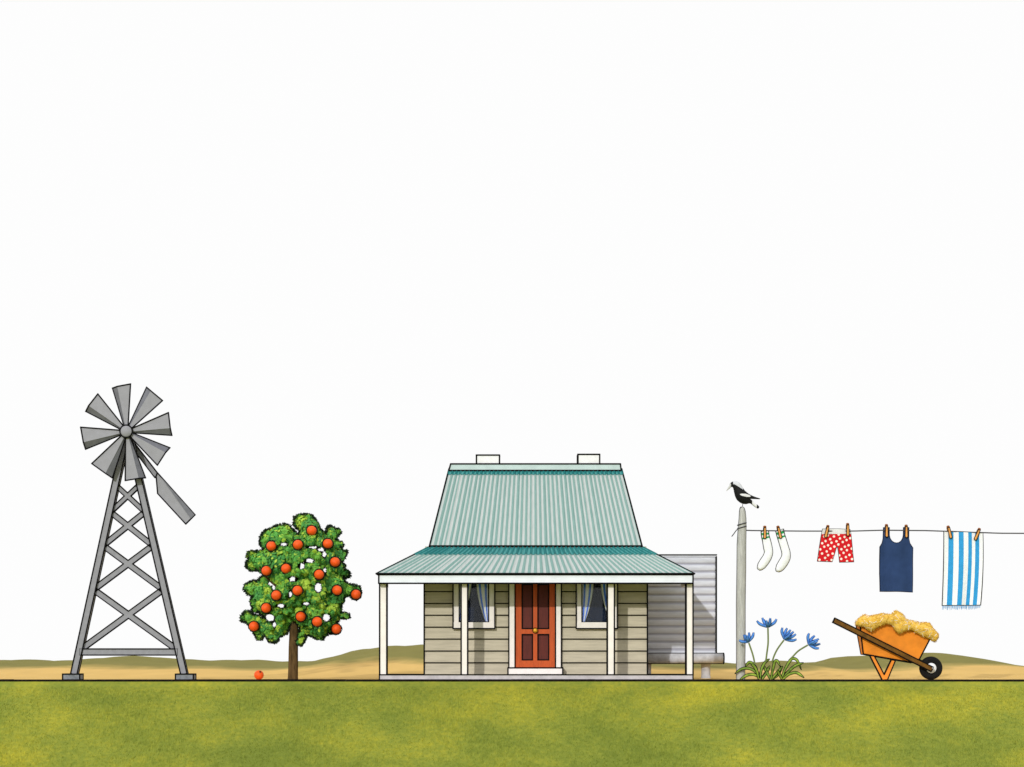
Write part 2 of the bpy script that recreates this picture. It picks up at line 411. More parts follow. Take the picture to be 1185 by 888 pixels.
for i in range(4):
    w = (6.6, 6.4, 6.0, 5.2)[i]
    def bar_edges(p, q):
        d = Vector((q[0] - p[0], q[1] - p[1])).normalized(); nn = Vector((-d.y, d.x)) * w / 2
        p, q = Vector(p), Vector(q)
        return (p + nn, q + nn), (p - nn, q - nn)
    def meet(l1, l2):
        (p, q), (t, u) = l1, l2; d1, d2 = q - p, u - t
        k_ = ((t.x - p.x) * d2.y - (t.y - p.y) * d2.x) / (d1.x * d2.y - d1.y * d2.x); return p + d1 * k_
    a1, a2 = bar_edges(nodes_l[i], nodes_r[i + 1]); b1, b2 = bar_edges(nodes_r[i], nodes_l[i + 1])
    # arms in turn: lower left, upper left, upper right, lower right
    arms = [(nodes_l[i], a1[0], a2[0]), (nodes_l[i + 1], b1[1], b2[1]), (nodes_r[i + 1], a1[1], a2[1]), (nodes_r[i], b1[0], b2[0])]
    inner = [meet(x, y) for x in (a1, a2) for y in (b1, b2)]
    pts = [tuple(v) for arm in arms for v in arm[1:]] + [tuple(v) for v in inner]
    # walk round the outline: each arm's end corners, then the inner corner next to it
    cen = sum(inner, Vector((0, 0))) / 4
    ang = lambda v: math.atan2(v[1] - cen.y, v[0] - cen.x)
    ends = sorted([sorted(arm[1:], key=lambda v: (ang(v) - ang(arm[0]) + PI) % (2 * PI)) for arm in arms], key=lambda e: ang((e[0] + e[1]) / 2))
    inn = sorted(inner, key=ang)
    poly = []
    for j, e in enumerate(ends):
        nxt = ang((ends[(j + 1) % 4][0] + ends[(j + 1) % 4][1]) / 2); cur = ang((e[0] + e[1]) / 2)
        mid = min(inn, key=lambda v: 0 if 0 < (ang(v) - cur) % (2 * PI) < (nxt - cur) % (2 * PI) else 1)
        poly += [tuple(e[0]), tuple(e[1]), tuple(mid)]
    mb = MB(); mb.prism(poly, WY + .05, WY + .11, 'galv', .013); mb.build('brace', wm)
mb = MB(); beam(mb, (92.5, 754.7), (205.5, 754.7), 7.2, WY + .015, WY + .047); mb.build('strut', wm)
HUB = (146.6, 499.6)
mb = MB()
hc = P(*HUB, WY - .25)
mb.lathe([(.001, -.1), (.11, -.1), (.145, -.06), (.15, 0), (.15, .12), (.06, .13), (.06, .55), (.001, .55)], 'galv2', hc, 'y', 28)
for h in (-.07,):
    mb.line([hc + Vector((.15 * math.cos(t), h, .15 * math.sin(t))) for t in [2 * PI * i / 28 for i in range(28)]], .014, 'ink', True)
hub = mb.build('hub', wm)
ZB = (70, 430, 4.672)
blades = [((276, 87), (378, 67)), ((461, 82), (551, 157)), ((583, 222), (598, 343)), ((587, 410), (523, 507)), ((455, 573), (349, 590)), ((275, 574), (168, 498)), ((130, 418), (108, 301)), ((131, 213), (201, 121))]
# each blade: first corner lies on the folded (counter-clockwise) side
blades[1] = ((461, 82), (551, 157)); blades[2] = ((598, 343), (583, 222))
for a, b in blades:
    mb = MB()
    (a, b) = zoomed([a, b], *ZB)
    m = Vector(((a[0] + b[0]) / 2 - HUB[0], (a[1] + b[1]) / 2 - HUB[1])); d = m.normalized()
    side = Vector((a[0] - b[0], a[1] - b[1])).normalized()
    ia = (HUB[0] + d.x * 7 + side.x * 2.6, HUB[1] + d.y * 7 + side.y * 2.6)
    ib = (HUB[0] + d.x * 7 - side.x * 2.6, HUB[1] + d.y * 7 - side.y * 2.6)
    f = .30
    ofold = (a[0] + (b[0] - a[0]) * f, a[1] + (b[1] - a[1]) * f); ifold = (ia[0] + (ib[0] - ia[0]) * f, ia[1] + (ib[1] - ia[1]) * f)
    Yb = WY - .27
    pA, pF, pB = P(*a, Yb), P(*ofold, Yb), P(*b, Yb); qA, qF, qB = P(*ia, Yb), P(*ifold, Yb), P(*ib, Yb)
    pA.y += .12; qA.y += .04; pB.y += .02
    th = Vector((0, .02, 0))
    vs = [qA, qF, qB, pA, pF, pB] + [v + th for v in (qA, qF, qB, pA, pF, pB)]
    mb.add(vs, [(1, 2, 5, 4), (9, 10, 7, 6), (10, 11, 8, 7), (4, 5, 11, 10), (2, 8, 11, 5), (1, 7, 8, 2)], 'galv2')
    mb.add(vs, [(0, 1, 4, 3), (3, 4, 10, 9), (0, 3, 9, 6), (0, 6, 7, 1)], 'galv3')  # shade of the folded strip painted in as darker steel
    mb.line([qA, pA, pF, pB, qB], .015)
    mb.build('blade', hub)
mb = MB(); TY = WY + .02
beam(mb, (147.5, 507), (181.2, 551), 5.6, WY + .2, WY + .26, ink=.014); boom = mb.build('tail_boom', wm)
mb = MB()
mb.prism(zoomed([(517, 566), (525, 660), (677, 825), (727, 775), (524, 548)], *ZB), WY + .18, WY + .205, 'galv2', .015)
mb.prism(zoomed([(524, 548), (540, 568), (705, 797), (727, 775)], *ZB), WY + .165, WY + .178, 'galv3', 0)
mb.build('tail_vane', boom)

# ------------------------------------------------------------------ orange tree
TYB = 0.9
tree = thing('orange_tree', 'leafy green orange tree full of ripe oranges between the windmill and the cottage', 'tree', P(339, 787, TYB))
ZT = (260, 580, 4.04)
OUT = zoomed([(325, 75), (350, 64), (385, 60), (410, 68), (425, 88), (437, 105), (445, 130), (470, 150), (480, 120), (495, 115), (515, 128), (535, 132), (543, 148), (530, 162), (520, 172), (530, 185), (550, 195), (555, 208), (540, 212), (555, 232), (572, 230), (570, 250), (560, 268), (548, 285), (562, 300), (560, 315), (585, 335), (588, 352), (570, 358), (552, 352), (560, 375), (580, 390), (610, 392), (632, 400), (636, 430), (620, 460), (600, 458), (585, 440), (560, 450), (555, 470), (545, 490), (545, 520), (580, 528), (584, 545), (560, 550), (540, 545), (525, 570), (540, 600), (520, 620), (495, 620), (470, 628), (460, 648), (430, 645), (405, 630), (385, 628), (375, 650), (360, 675), (335, 670), (330, 650), (345, 625), (350, 600), (345, 580), (325, 565), (305, 575), (300, 600), (290, 620), (255, 635), (250, 655), (230, 663), (205, 655), (195, 635), (185, 620), (175, 645), (155, 648), (140, 625), (130, 605), (115, 590), (105, 570), (75, 560), (75, 540), (95, 515), (115, 515), (140, 530), (165, 540), (185, 548), (160, 520), (130, 515), (128, 490), (120, 470), (130, 440), (105, 435), (90, 415), (95, 390), (115, 378), (150, 372), (185, 345), (160, 325), (120, 325), (98, 305), (100, 285), (115, 275), (100, 260), (108, 240), (130, 232), (165, 235), (185, 222), (165, 205), (165, 170), (185, 140), (215, 128), (245, 112), (280, 108), (305, 115), (320, 135), (340, 155), (355, 140), (335, 125), (322, 110)], *ZT)
HOLES = [(277, 203, 18, 10), (415, 217, 26, 8), (450, 228, 18, 10), (466, 250, 11, 16), (398, 279, 20, 12), (358, 304, 16, 15), (320, 365, 20, 13), (215, 386, 12, 12), (230, 403, 10, 16), (308, 435, 10, 16), (437, 405, 17, 22), (263, 490, 20, 11), (382, 480, 18, 10), (212, 545, 20, 17), (232, 578, 10, 15), (475, 545, 18, 18), (467, 325, 10, 14)]
HOLES = [(260 + a / 4.04, 580 + b / 4.04, c * 1.22 / 4.04, d * 1.22 / 4.04) for a, b, c, d in HOLES]
OP = np.array(OUT)
def inside(px, py):
    c = np.zeros(len(px), bool); n = len(OP)
    for i in range(n):
        x1, y1 = OP[i]; x2, y2 = OP[(i + 1) % n]
        if y1 == y2: continue
        k = ((y1 > py) != (y2 > py)) & (px < (x2 - x1) * (py - y1) / (y2 - y1) + x1); c ^= k
    return c
def dist(px, py):
    d = np.full(len(px), 1e9); n = len(OP)
    for i in range(n):
        a = OP[i]; b = OP[(i + 1) % n]; e = b - a
        t = np.clip(((px - a[0]) * e[0] + (py - a[1]) * e[1]) / (e @ e), 0, 1)
        d = np.minimum(d, np.hypot(px - a[0] - t * e[0], py - a[1] - t * e[1]))
    return d
def hole_d(px, py):
    d = np.full(len(px), 1e9)
    for cx, cy, rx, ry in HOLES:
        q = np.hypot((px - cx) / rx, (py - cy) / ry); d = np.minimum(d, (q - 1) * min(rx, ry))
    return d
gx, gy = np.meshgrid(np.arange(274, 422, 1.0), np.arange(592, 752, 1.0)); gx = gx.ravel() + rng.uniform(-.4, .4, gx.size); gy = gy.ravel() + rng.uniform(-.4, .4, gy.size)
ok = inside(gx, gy) & (hole_d(gx, gy) > 0); gx, gy = gx[ok], gy[ok]
gd = np.minimum(dist(gx, gy), hole_d(gx, gy))
gs = dist(gx, gy)
order = np.argsort(-gd + rng.uniform(-3, 3, len(gd)))
puffs = []
for i in order:                         # foliage clumps of many sizes that fill the crown's volume
    r = min(gd[i] * 1.0, 17.0)
    if r < 1.4: continue
    if all((gx[i] - q[0]) ** 2 + (gy[i] - q[1]) ** 2 > (.62 * max(q[2], r)) ** 2 for q in puffs):
        half = min(1.0, .22 + gs[i] / 48 * 1.15)
        puffs.append((gx[i], gy[i], r, half))
clumps = []
for px, py, r, half in puffs:
    R = r / S
    for sgn in ((-1, 1) if half > .45 else (0,)):
        yy = TYB + sgn * (half - min(R, .3)) * random.uniform(.5, 1.05) + random.uniform(-.08, .08)
        clumps.append((P(px, py, yy), yy, R))
LV, LF, LM = [], [], []
for c, yy, R in clumps:
    c = Vector((c.x, yy, c.z))
    n = int(60 + 2600 * R * R * 2.3)
    tone = random.choice([0, 0, 1, 1, 2, 2, 3])
    for _ in range(n):
        u = random.uniform(-1, 1); t = random.uniform(0, 2 * PI); q = math.sqrt(1 - u * u)
        nrm = Vector((q * math.cos(t), q * math.sin(t), u))
        p = c + nrm * R * random.uniform(.45, 1.0) ** .6
        wpx, wpy = 592.5 + p.x * S / ((D + p.y) / D), 787 - ((p.z - HC) / ((D + p.y) / D) + HC) * S
        LV.append((p, (nrm + Vector((random.gauss(0, .22), random.gauss(0, .22), random.gauss(.15, .22)))).normalized(), wpx, wpy, tone, u))
lx = np.array([a[2] for a in LV]); ly = np.array([a[3] for a in LV])
keep = inside(lx, ly) & (hole_d(lx, ly) > 1.0)
vs, fs, fm = [], [], []
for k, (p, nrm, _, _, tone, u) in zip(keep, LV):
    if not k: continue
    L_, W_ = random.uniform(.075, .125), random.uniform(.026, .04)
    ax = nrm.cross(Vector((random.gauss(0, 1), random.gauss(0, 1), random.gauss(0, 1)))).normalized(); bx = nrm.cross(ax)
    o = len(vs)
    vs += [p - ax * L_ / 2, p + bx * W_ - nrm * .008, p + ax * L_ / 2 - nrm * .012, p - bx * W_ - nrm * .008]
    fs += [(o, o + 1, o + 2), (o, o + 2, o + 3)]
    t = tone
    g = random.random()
    if u > .45 and g < .42: t = 3  # yellow-green leaves are more frequent towards the clump tops
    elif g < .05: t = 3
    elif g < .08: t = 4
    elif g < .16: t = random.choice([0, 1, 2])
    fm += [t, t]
# small dark leaves added all round the rim as ink outline and shadow depth
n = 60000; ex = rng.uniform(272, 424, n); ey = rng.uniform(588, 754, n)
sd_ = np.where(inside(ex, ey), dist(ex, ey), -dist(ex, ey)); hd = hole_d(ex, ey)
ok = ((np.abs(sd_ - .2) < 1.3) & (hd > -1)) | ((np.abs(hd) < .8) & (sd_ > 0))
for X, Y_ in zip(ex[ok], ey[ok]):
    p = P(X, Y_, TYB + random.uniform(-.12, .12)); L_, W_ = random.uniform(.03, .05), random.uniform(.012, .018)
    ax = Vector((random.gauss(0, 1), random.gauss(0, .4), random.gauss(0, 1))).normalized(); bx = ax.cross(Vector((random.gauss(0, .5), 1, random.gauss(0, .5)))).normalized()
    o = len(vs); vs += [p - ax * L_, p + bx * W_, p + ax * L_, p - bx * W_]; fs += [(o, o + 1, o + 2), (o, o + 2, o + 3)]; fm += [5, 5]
mb = MB()
tw = lambda x, y, dy=0: P(x, y, TYB + dy)
mb.tube(smooth_path([tw(338.6, 789), tw(339, 784), tw(339.3, 770), tw(339.5, 750), tw(340, 735), tw(340.3, 722), tw(341, 705), tw(343, 680), tw(345, 655)]),
        [r / S for r in np.interp(np.linspace(0, 1, 49), [0, .06, .15, .5, .75, 1], [7.4, 6.5, 5.9, 5.4, 4.6, 1.6])], 'bark', 14)
for pts in (((340, 726, 0), (325, 716, .15), (305, 708, .2), (292, 722, .1)), ((341, 715, 0), (358, 704, -.15), (378, 690, -.2), (400, 684, -.1)),
            ((341, 700, 0), (326, 684, -.2), (308, 668, -.3), (294, 648, -.2)), ((343, 684, 0), (360, 668, .25), (376, 650, .3), (382, 628, .1)),
            ((344, 668, 0), (336, 648, .15), (322, 630, .1), (310, 620, 0)), ((345, 660, 0), (349, 636, -.1), (352, 612, -.05)), ((341, 722, 0), (360, 722, .3), (380, 720, .3))):
    q = smooth_path([tw(*p) for p in pts], 5); mb.tube(q, [.045 - .035 * i / len(q) for i in range(len(q))], 'bark', 7)
mb.build('trunk', tree)
ORANGES = [(360.7, 614.2), (314, 632), (344.7, 630.5), (379.3, 629.3), (387.7, 650.5), (308.3, 660.7), (331, 658.2), (369.2, 665), (344.2, 683.5), (319.7, 689), (390, 683.2), (412, 688), (308, 703.8), (348, 713.7), (367, 719.6), (293.7, 725), (389.2, 728)]
def fruit(c):
    mb = MB(); R = .118
    prof = [(max(.002, R * math.sin(PI * i / 12)), -R * .97 * math.cos(PI * i / 12) - (.012 if i in (0, 12) else 0) * (1 if i == 12 else -1)) for i in range(13)]
    mb.lathe(prof, 'orange', c, 'z', 20)
    mb.lathe([(.03, R * .93), (.022, R * .985), (.008, R * 1.0), (.007, R * 1.22), (.001, R * 1.22)], 'bark', c, 'z', 8)
    return mb
def crown_front(px, py):
    """Nearest clump surface at that place in the crown."""
    best = TYB
    for c, yy, R in clumps:
        q = P(px, py, TYB); d2 = (c.x - q.x) ** 2 + (c.z - q.z) ** 2
        if d2 < (R + .11) ** 2: best = min(best, yy - math.sqrt(max(0, R * R - max(0, math.sqrt(d2) - .11) ** 2)))
    return best
orange0 = None; fruits = []
for px, py in ORANGES:
    Y = crown_front(px, py) - .06; c = P(px, py, Y)
    if orange0 is None:
        orange0 = fruit(Vector(tree['_base'])).build('orange', tree); o = orange0
    else:
        o = orange0.copy(); COL.objects.link(o); o.parent = tree
    fruits.append(c); o.location = c - Vector(tree['_base']); o.rotation_euler = (random.uniform(-.5, .5), random.uniform(-.4, .4), random.uniform(0, 6))
for c in fruits:       # dark leaves added in a ring behind each orange to outline it
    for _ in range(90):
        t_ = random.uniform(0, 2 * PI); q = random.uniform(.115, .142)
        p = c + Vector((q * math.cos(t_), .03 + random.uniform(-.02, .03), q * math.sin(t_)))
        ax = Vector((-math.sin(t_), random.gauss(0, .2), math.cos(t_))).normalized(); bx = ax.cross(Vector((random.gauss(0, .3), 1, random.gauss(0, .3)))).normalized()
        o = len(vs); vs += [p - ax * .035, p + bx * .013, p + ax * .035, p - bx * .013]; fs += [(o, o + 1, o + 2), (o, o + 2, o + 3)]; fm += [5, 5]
me = bpy.data.meshes.new('crown'); base = Vector(tree['_base'])
me.from_pydata([tuple(v - base) for v in vs], [], fs)
for m in LEAF: me.materials.append(m)
me.polygons.foreach_set('material_index', fm); me.update()
crown = bpy.data.objects.new('crown', me); COL.objects.link(crown); crown.parent = tree
c = P(299.6, 781.4, .3); c.z = .117
fo = fruit(c).build('fallen_orange', at=c); fo.rotation_euler = (.7, .5, 0)
tag(fo, 'single ripe orange lying on the ground left of the orange tree', 'orange')

# ------------------------------------------------------------------ cottage
WALL_Y, WALL_B, PORCH_B = 1.3, 6.3, 3.0
hs = thing('cottage', 'small weatherboard cottage with a green corrugated iron roof and a front veranda', 'house', P(620, 787, 0))
wl, wr = P(492.3, 700, WALL_Y).x, P(747.7, 700, WALL_Y).x
mb = MB()
rows = [781, 766.8, 753.2, 739.4, 725.6, 711.8, 698.2, 684.6, 671, 657.4, 643.8, 633]
mb.box(wl + .005, wr - .005, WALL_Y + .005, WALL_B - .005, P(0, 781, WALL_Y).z, P(0, 633, WALL_Y).z, 'board', 0)
for lo, hi in zip(rows, rows[1:]):
    z0, z1 = P(0, lo, WALL_Y).z, P(0, hi, WALL_Y).z + .01
    e = .034
    a = [(wl - e, WALL_Y - e, z0), (wr + e, WALL_Y - e, z0), (wr + e, WALL_B + e, z0), (wl - e, WALL_B + e, z0)]
    i_ = .006
    b = [(wl - i_, WALL_Y - i_, z1), (wr + i_, WALL_Y - i_, z1), (wr + i_, WALL_B + i_, z1), (wl - i_, WALL_B + i_, z1)]
    c = [(wl, WALL_Y, z0), (wr, WALL_Y, z0), (wr, WALL_B, z0), (wl, WALL_B, z0)]
    mb.add(a + b + c, [(0, 1, 5, 4), (1, 2, 6, 5), (2, 3, 7, 6), (3, 0, 4, 7), (0, 8, 9, 1), (1, 9, 10, 2), (2, 10, 11, 3), (3, 11, 8, 0)], 'board')
    mb.line([(wl - e, WALL_Y - e + .004, z0 - .006), (wr + e, WALL_Y - e + .004, z0 - .006)], .0125)
    for x in (wl - e + .004, wr + e - .004): mb.line([(x, WALL_Y - e, z0 - .006), (x, WALL_B + e, z0 - .006)], .0125)
for x in (wl - .03, wr + .03):
    mb.line([(x, WALL_Y - .03, P(0, 781, WALL_Y).z), (x, WALL_Y - .03, P(0, 640, WALL_Y).z)], .017)
mb.build('wall', hs)

def corr(mb, TL, TR, BL, BR, n, amp, m, v0=0.0, v1=1.0, rows_=6, lift=0.0, per=8):
    TL, TR, BL, BR = map(Vector, (TL, TR, BL, BR))
    nrm = (BL - TL).cross(TR - TL)
    if nrm.length < 1e-6: nrm = (BL - TR).cross(BR - TR)
    nrm.normalize()
    if nrm.z < 0: nrm = -nrm
    def fn(u, v):
        v = v0 + (v1 - v0) * v
        ph = 2 * PI * n * u
        p = TL.lerp(TR, u).lerp(BL.lerp(BR, u), v)
        return p + nrm * (amp * (math.cos(ph) + .18 * math.cos(2 * ph)) + lift)
    cut = [random.uniform(.42, .62) for _ in range(n + 1)]
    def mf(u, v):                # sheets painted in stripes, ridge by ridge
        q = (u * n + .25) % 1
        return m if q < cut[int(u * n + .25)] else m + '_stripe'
    mb.grid(fn, n * per, rows_, mf, True)
# upper roof: steep hips round a long ridge
RY0, RYR = 1.22, 3.7
e0 = P(497, 632, RY0); e1 = P(743, 632, RY0); t0 = P(519.5, 543, RYR - .12); t1 = P(719.5, 543, RYR - .12)
back = Vector((0, 2 * (RYR - RY0), 0)); tb = Vector((0, .24, 0))
mb = MB()
corr(mb, t0, t1, e0, e1, 42, .016, 'roof', .0, 1, 8)
corr(mb, t1 + tb, t0 + tb, e1 + back, e0 + back, 42, .016, 'roof', 0, 1, 3)
corr(mb, t1, t1 + tb, e1, e1 + back, 42, .016, 'roof', 0, 1, 3)
corr(mb, t0 + tb, t0, e0 + back, e0, 42, .016, 'roof', 0, 1, 3)
mb.line([t0, e0, e1, t1], .019); mb.line([e0, e0 + back], .019); mb.line([e1, e1 + back], .019); mb.line([t0 + tb, e0 + back, e1 + back, t1 + tb], .019)
roof = mb.build('roof', hs)
mb = MB(); corr(mb, t0, t1, e0, e1, 42, .016, 'flash', .012, .078, 2, .012); mb.build('ridge_shadow_band', roof)  # the ridge cap's shadow, painted as a teal strip
mb = MB(); mb.prism([(521.5, 537), (718, 537), (718.8, 544.6), (519.3, 544.6)], RYR - .2, RYR + .2, 'roof_cap', .018); mb.build('ridge_cap', roof)
for a, b, tp in ((551.3, 578, 526.8), (668.8, 694, 526)):
    mb = MB(); mb.pbox(a, b, tp, 537.6, RYR - .16, RYR + .30, 'chimney', .018); mb.build('chimney', roof)

# veranda roof: skirt on the front and the two sides
a0, a1 = P(497, 633, RY0), P(743, 633, RY0); b0, b1 = P(435.5, 664, -.1), P(803.5, 664, -.1)
mb = MB()
corr(mb, a0, a1, b0, b1, 50, .018, 'roof', 0, 1, 6)
sl = Vector((a0.x, PORCH_B, a0.z)); bl = Vector((b0.x, PORCH_B, b0.z)); sr = Vector((a1.x, PORCH_B, a1.z)); br = Vector((b1.x, PORCH_B, b1.z))
corr(mb, sl, a0, bl, b0, 20, .018, 'roof', 0, 1, 4); corr(mb, a1, sr, b1, br, 20, .018, 'roof', 0, 1, 4)
mb.line([a0, b0, b1, a1], .019); mb.line([a0 + Vector((0, -.04, .02)), a1 + Vector((0, -.04, .02))], .017); mb.line([b0, bl, sl], .019); mb.line([b1, br, sr], .019)
ver = mb.build('veranda_roof', hs)
mb = MB(); corr(mb, a0, a1, b0, b1, 50, .018, 'flash', .03, .30, 2, .012); mb.build('eave_shadow_band', ver)  # painted shadow of the upper eaves on the veranda roof
mb = MB()
f0, f1 = P(438.3, 675.2, -.05), P(802, 664.6, -.05)
mb.box(f0.x, f1.x, -.05, 0.0, f0.z, f1.z - .012, 'white', .017)
mb.box(f0.x, f0.x + .05, .03, PORCH_B, f0.z, f1.z - .012, 'white', 0); mb.box(f1.x - .05, f1.x, .03, PORCH_B, f0.z, f1.z - .012, 'white', 0)
mb.build('fascia', hs)
PY = .14
for a, b in ((439.3, 447.6), (533.6, 541.2), (702.8, 711), (794, 802)):
    mb = MB(); mb.pbox(a, b, 670, 781.2, PY, PY + .16, 'cream', .017); mb.build('veranda_post', hs)
mb = MB()
p, q = P(439, 787, .06), P(802, 781, .06)
mb.box(p.x, q.x, .06, WALL_Y + .02, 0, q.z, 'deck', .014)
mb.box(p.x, wl - .04, WALL_Y + .023, PORCH_B, 0, q.z - .004, 'deck', 0); mb.box(wr + .04, q.x, WALL_Y + .023, PORCH_B, 0, q.z - .004, 'deck', 0)
mb.build('veranda_floor', hs)

FY = WALL_Y - .09        # front of window and door frames
# front door
mb = MB()
for a, b in ((588.8, 596), (642.8, 649.6)): mb.pbox(a, b, 668, 773.3, FY, WALL_Y - .02, 'cream', .015)
mb.build('door_frame', hs)
mb = MB(); mb.pbox(587.8, 651.2, 773, 781, FY - .2, WALL_Y - .035, 'cream', .016); mb.build('door_step', hs)
mb = MB(); DY = FY + .02
for a, b, c, d in ((596.3, 604.2, 668, 772.8), (616.2, 622.4, 676.6, 763.8), (635, 642.6, 668, 772.8), (604.2, 635, 668, 676.6), (604.2, 616.2, 727.6, 734.4), (622.4, 635, 727.6, 734.4), (604.2, 635, 763.8, 772.8)):
    mb.pbox(a, b, c, d, DY, DY + .05, 'door', 0)
door = mb.build('door', hs)
for a, b, c, d in ((604.2, 616.2, 676.6, 727.6), (622.4, 635, 676.6, 727.6), (604.2, 616.2, 734.4, 763.8), (622.4, 635, 734.4, 763.8)):
    mb = MB(); mb.pbox(a - .1, b + .1, c - .1, d + .1, DY + .025, DY + .045, 'panel', 0)
    mb.line([P(a, c, DY), P(b, c, DY), P(b, d, DY), P(a, d, DY)], .014, 'ink', True)
    mb.build('door_panel', door)
mb = MB(); kc = P(619.4, 729.8, DY)
mb.lathe([(.05, 0), (.05, -.012), (.02, -.02), (.02, -.045), (.05, -.06), (.058, -.08), (.045, -.1), (.001, -.106)], 'brass', kc, 'y', 20)
mb.line([kc + Vector((.06 * math.cos(t), -.006, .06 * math.sin(t))) for t in [2 * PI * i / 20 for i in range(20)]], .012, 'ink', True)
mb.build('knob', door)

# windows
def window(o0, o1, i0, i1, lc, rc):
    mb = MB()
    for a, b, c, d in ((o0, i0, 655, 720.3), (i1, o1, 655, 720.3), (i0, i1, 655, 660)): mb.pbox(a, b, c, d, FY, WALL_Y - .02, 'cream', 0)
    mb.pbox(o0, o1, 720.3, 727.6, FY - .02, WALL_Y - .02, 'cream', 0)
    mb.line([P(o0, 655, FY), P(o0, 727.6, FY - .02), P(o1, 727.6, FY - .02), P(o1, 655, FY)], .016)
    mb.line([P(i0, 655, FY), P(i0, 720.3, FY), P(i1, 720.3, FY), P(i1, 655, FY)], .014)
    w = mb.build('window', hs)
    mb = MB(); mb.pbox(i0, i1, 660, 720.3, WALL_Y - .045, WALL_Y - .036, 'room', 0); mb.build('window_interior', w)
    mb = MB(); mb.pbox(i0 + .1, i1 - .1, 660.1, 720.2, FY + .008, FY + .014, 'glass', 0); mb.build('pane', w)
    for outer, top, bot, rb in (lc, rc):
        # outer edge hangs straight; the inner edge is swept back towards the sill
        def fn(u, v):
            yy = 661 + (rb - 661) * v
            inner = top + (bot - top) * (.15 * v + .85 * v ** 2.4)
            xx = outer + (inner - outer) * u
            q = P(xx, yy, FY + .03); q.y += .010 * math.sin(u * 15) ; return q
        stripes = lambda u, v: 'cur_blue' if (u * 2.1 + .30) % 1 > .58 else 'cur_white'
        mb = MB(); mb.grid(fn, 40, 16, stripes)
        mb.line([fn(1, v / 16) + Vector((0, -.004, 0)) for v in range(17)], .009); mb.build('curtain', w)
window(524.2, 572.6, 531.4, 565.4, (531.6, 547, 534.5, 718), (565.2, 550, 561.5, 719.4))
window(666.8, 714.8, 673.4, 709, (673.6, 688, 677.5, 719.5), (708.8, 694, 705, 718))

# ------------------------------------------------------------------ water tank and stand
TKY = 4.15
tl, tr = P(747.5, 700, TKY).x, P(826.5, 700, TKY).x
cx, R = (tl + tr) / 2, (tr - tl) / 2
zb, zt = P(0, 756.3, TKY).z, P(0, 643.5, TKY).z
t = thing('water_tank', 'square-sided pale grey corrugated iron water tank at the right side of the cottage', 'tank', (cx, TKY, zb))
tl = wr + .07; cxx, hx, hy, cr = (tl + tr) / 2, (tr - tl) / 2, R * .62, .05
def tank_ring(off):
    out = []
    for sx, sy, a0_ in ((1, -1, -PI / 2), (1, 1, 0), (-1, 1, PI / 2), (-1, -1, PI)):
        for q in range(5):
            an = a0_ + q * PI / 8
            out.append((cxx + sx * (hx - cr) + (cr + off) * math.cos(an), TKY + sy * (hy - cr) + (cr + off) * math.sin(an)))
    return out
mb = MB(); n_c = 12.4; nrow = 150; rings = []
for i in range(nrow + 1):
    ph = (i / nrow * n_c) % 1
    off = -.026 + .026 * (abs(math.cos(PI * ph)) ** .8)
    rings.append([(x, y, zb + (zt - .05 - zb) * i / nrow) for x, y in tank_ring(off)])
for i in range(nrow): mb.add(rings[i] + rings[i + 1], [(j, (j + 1) % 20, (j + 1) % 20 + 20, j + 20) for j in range(20)], 'tank_groove_shade' if .32 < ((i + .5) / nrow * n_c) % 1 < .66 else 'tank', True)
mb.line([(cxx + hx, TKY - hy + .01, zb), (cxx + hx, TKY - hy + .01, zt - .05)], .02, 'ink')
mb.build('tank_body', t)
mb = MB(); mb.box(cxx - hx - .006, cxx + hx + .006, TKY - hy - .006, TKY + hy + .006, zt - .05, zt, 'tank', 0)
q = [(cxx + sx * (hx + .006), TKY + sy * (hy + .006), zt) for sx, sy in ((-1, -1), (1, -1), (1, 1), (-1, 1))]
mb.line(q, .015, 'ink', True); mb.build('lid', t)
ST0 = TKY - R * .62 - .2
st = thing('tank_stand', 'low grey stand with a thick slab and posts carrying the water tank', 'stand', (cx, TKY, 0))
sx0 = max(wr + .05, P(741, 0, ST0).x); sx1 = P(838, 0, ST0).x; sz0, sz1 = P(0, 768, ST0).z, zb
mb = MB()
bm_pts = []
hgt = sz1 - sz0
prof = [(0.07 * (1 - math.cos(a)) if False else 0, 0)]
ring = [(-math.cos(a) * .5 * hgt, math.sin(a) * .5 * hgt) for a in [PI / 2 * (k / 5) * 2 - PI / 2 for k in range(6)]]
secs = [(ST0 + hgt * .5 + y, (sz0 + sz1) / 2 + z) for y, z in ring] + [(TKY + R + .1, sz1), (TKY + R + .1, sz0)]
n = len(secs)
vsA = [(sx0, y, z) for y, z in secs]; vsB = [(sx1, y, z) for y, z in secs]
mb.add(vsA + vsB, [(i, n + i, n + (i + 1) % n, (i + 1) % n) for i in range(n)] + [tuple(range(n)), tuple(range(2 * n - 1, n - 1, -1))], 'stand', True)
mb.line([vsB[i] for i in range(n)], .015, 'ink', True); mb.line([vsA[5], vsB[5]], .013); mb.line([vsA[0], vsB[0]], .013)
mb.build('slab', st)
for x in (wr + .18, P(815.5, 0, TKY).x):
    mb = MB(); mb.lathe([(.125, 0), (.125, .04), (.118, .06), (.118, sz0 - .03), (.14, sz0 - .02), (.14, sz0), (.001, sz0)], 'stand', (x, TKY - .3, 0), 'z', 20); mb.build('leg', st)

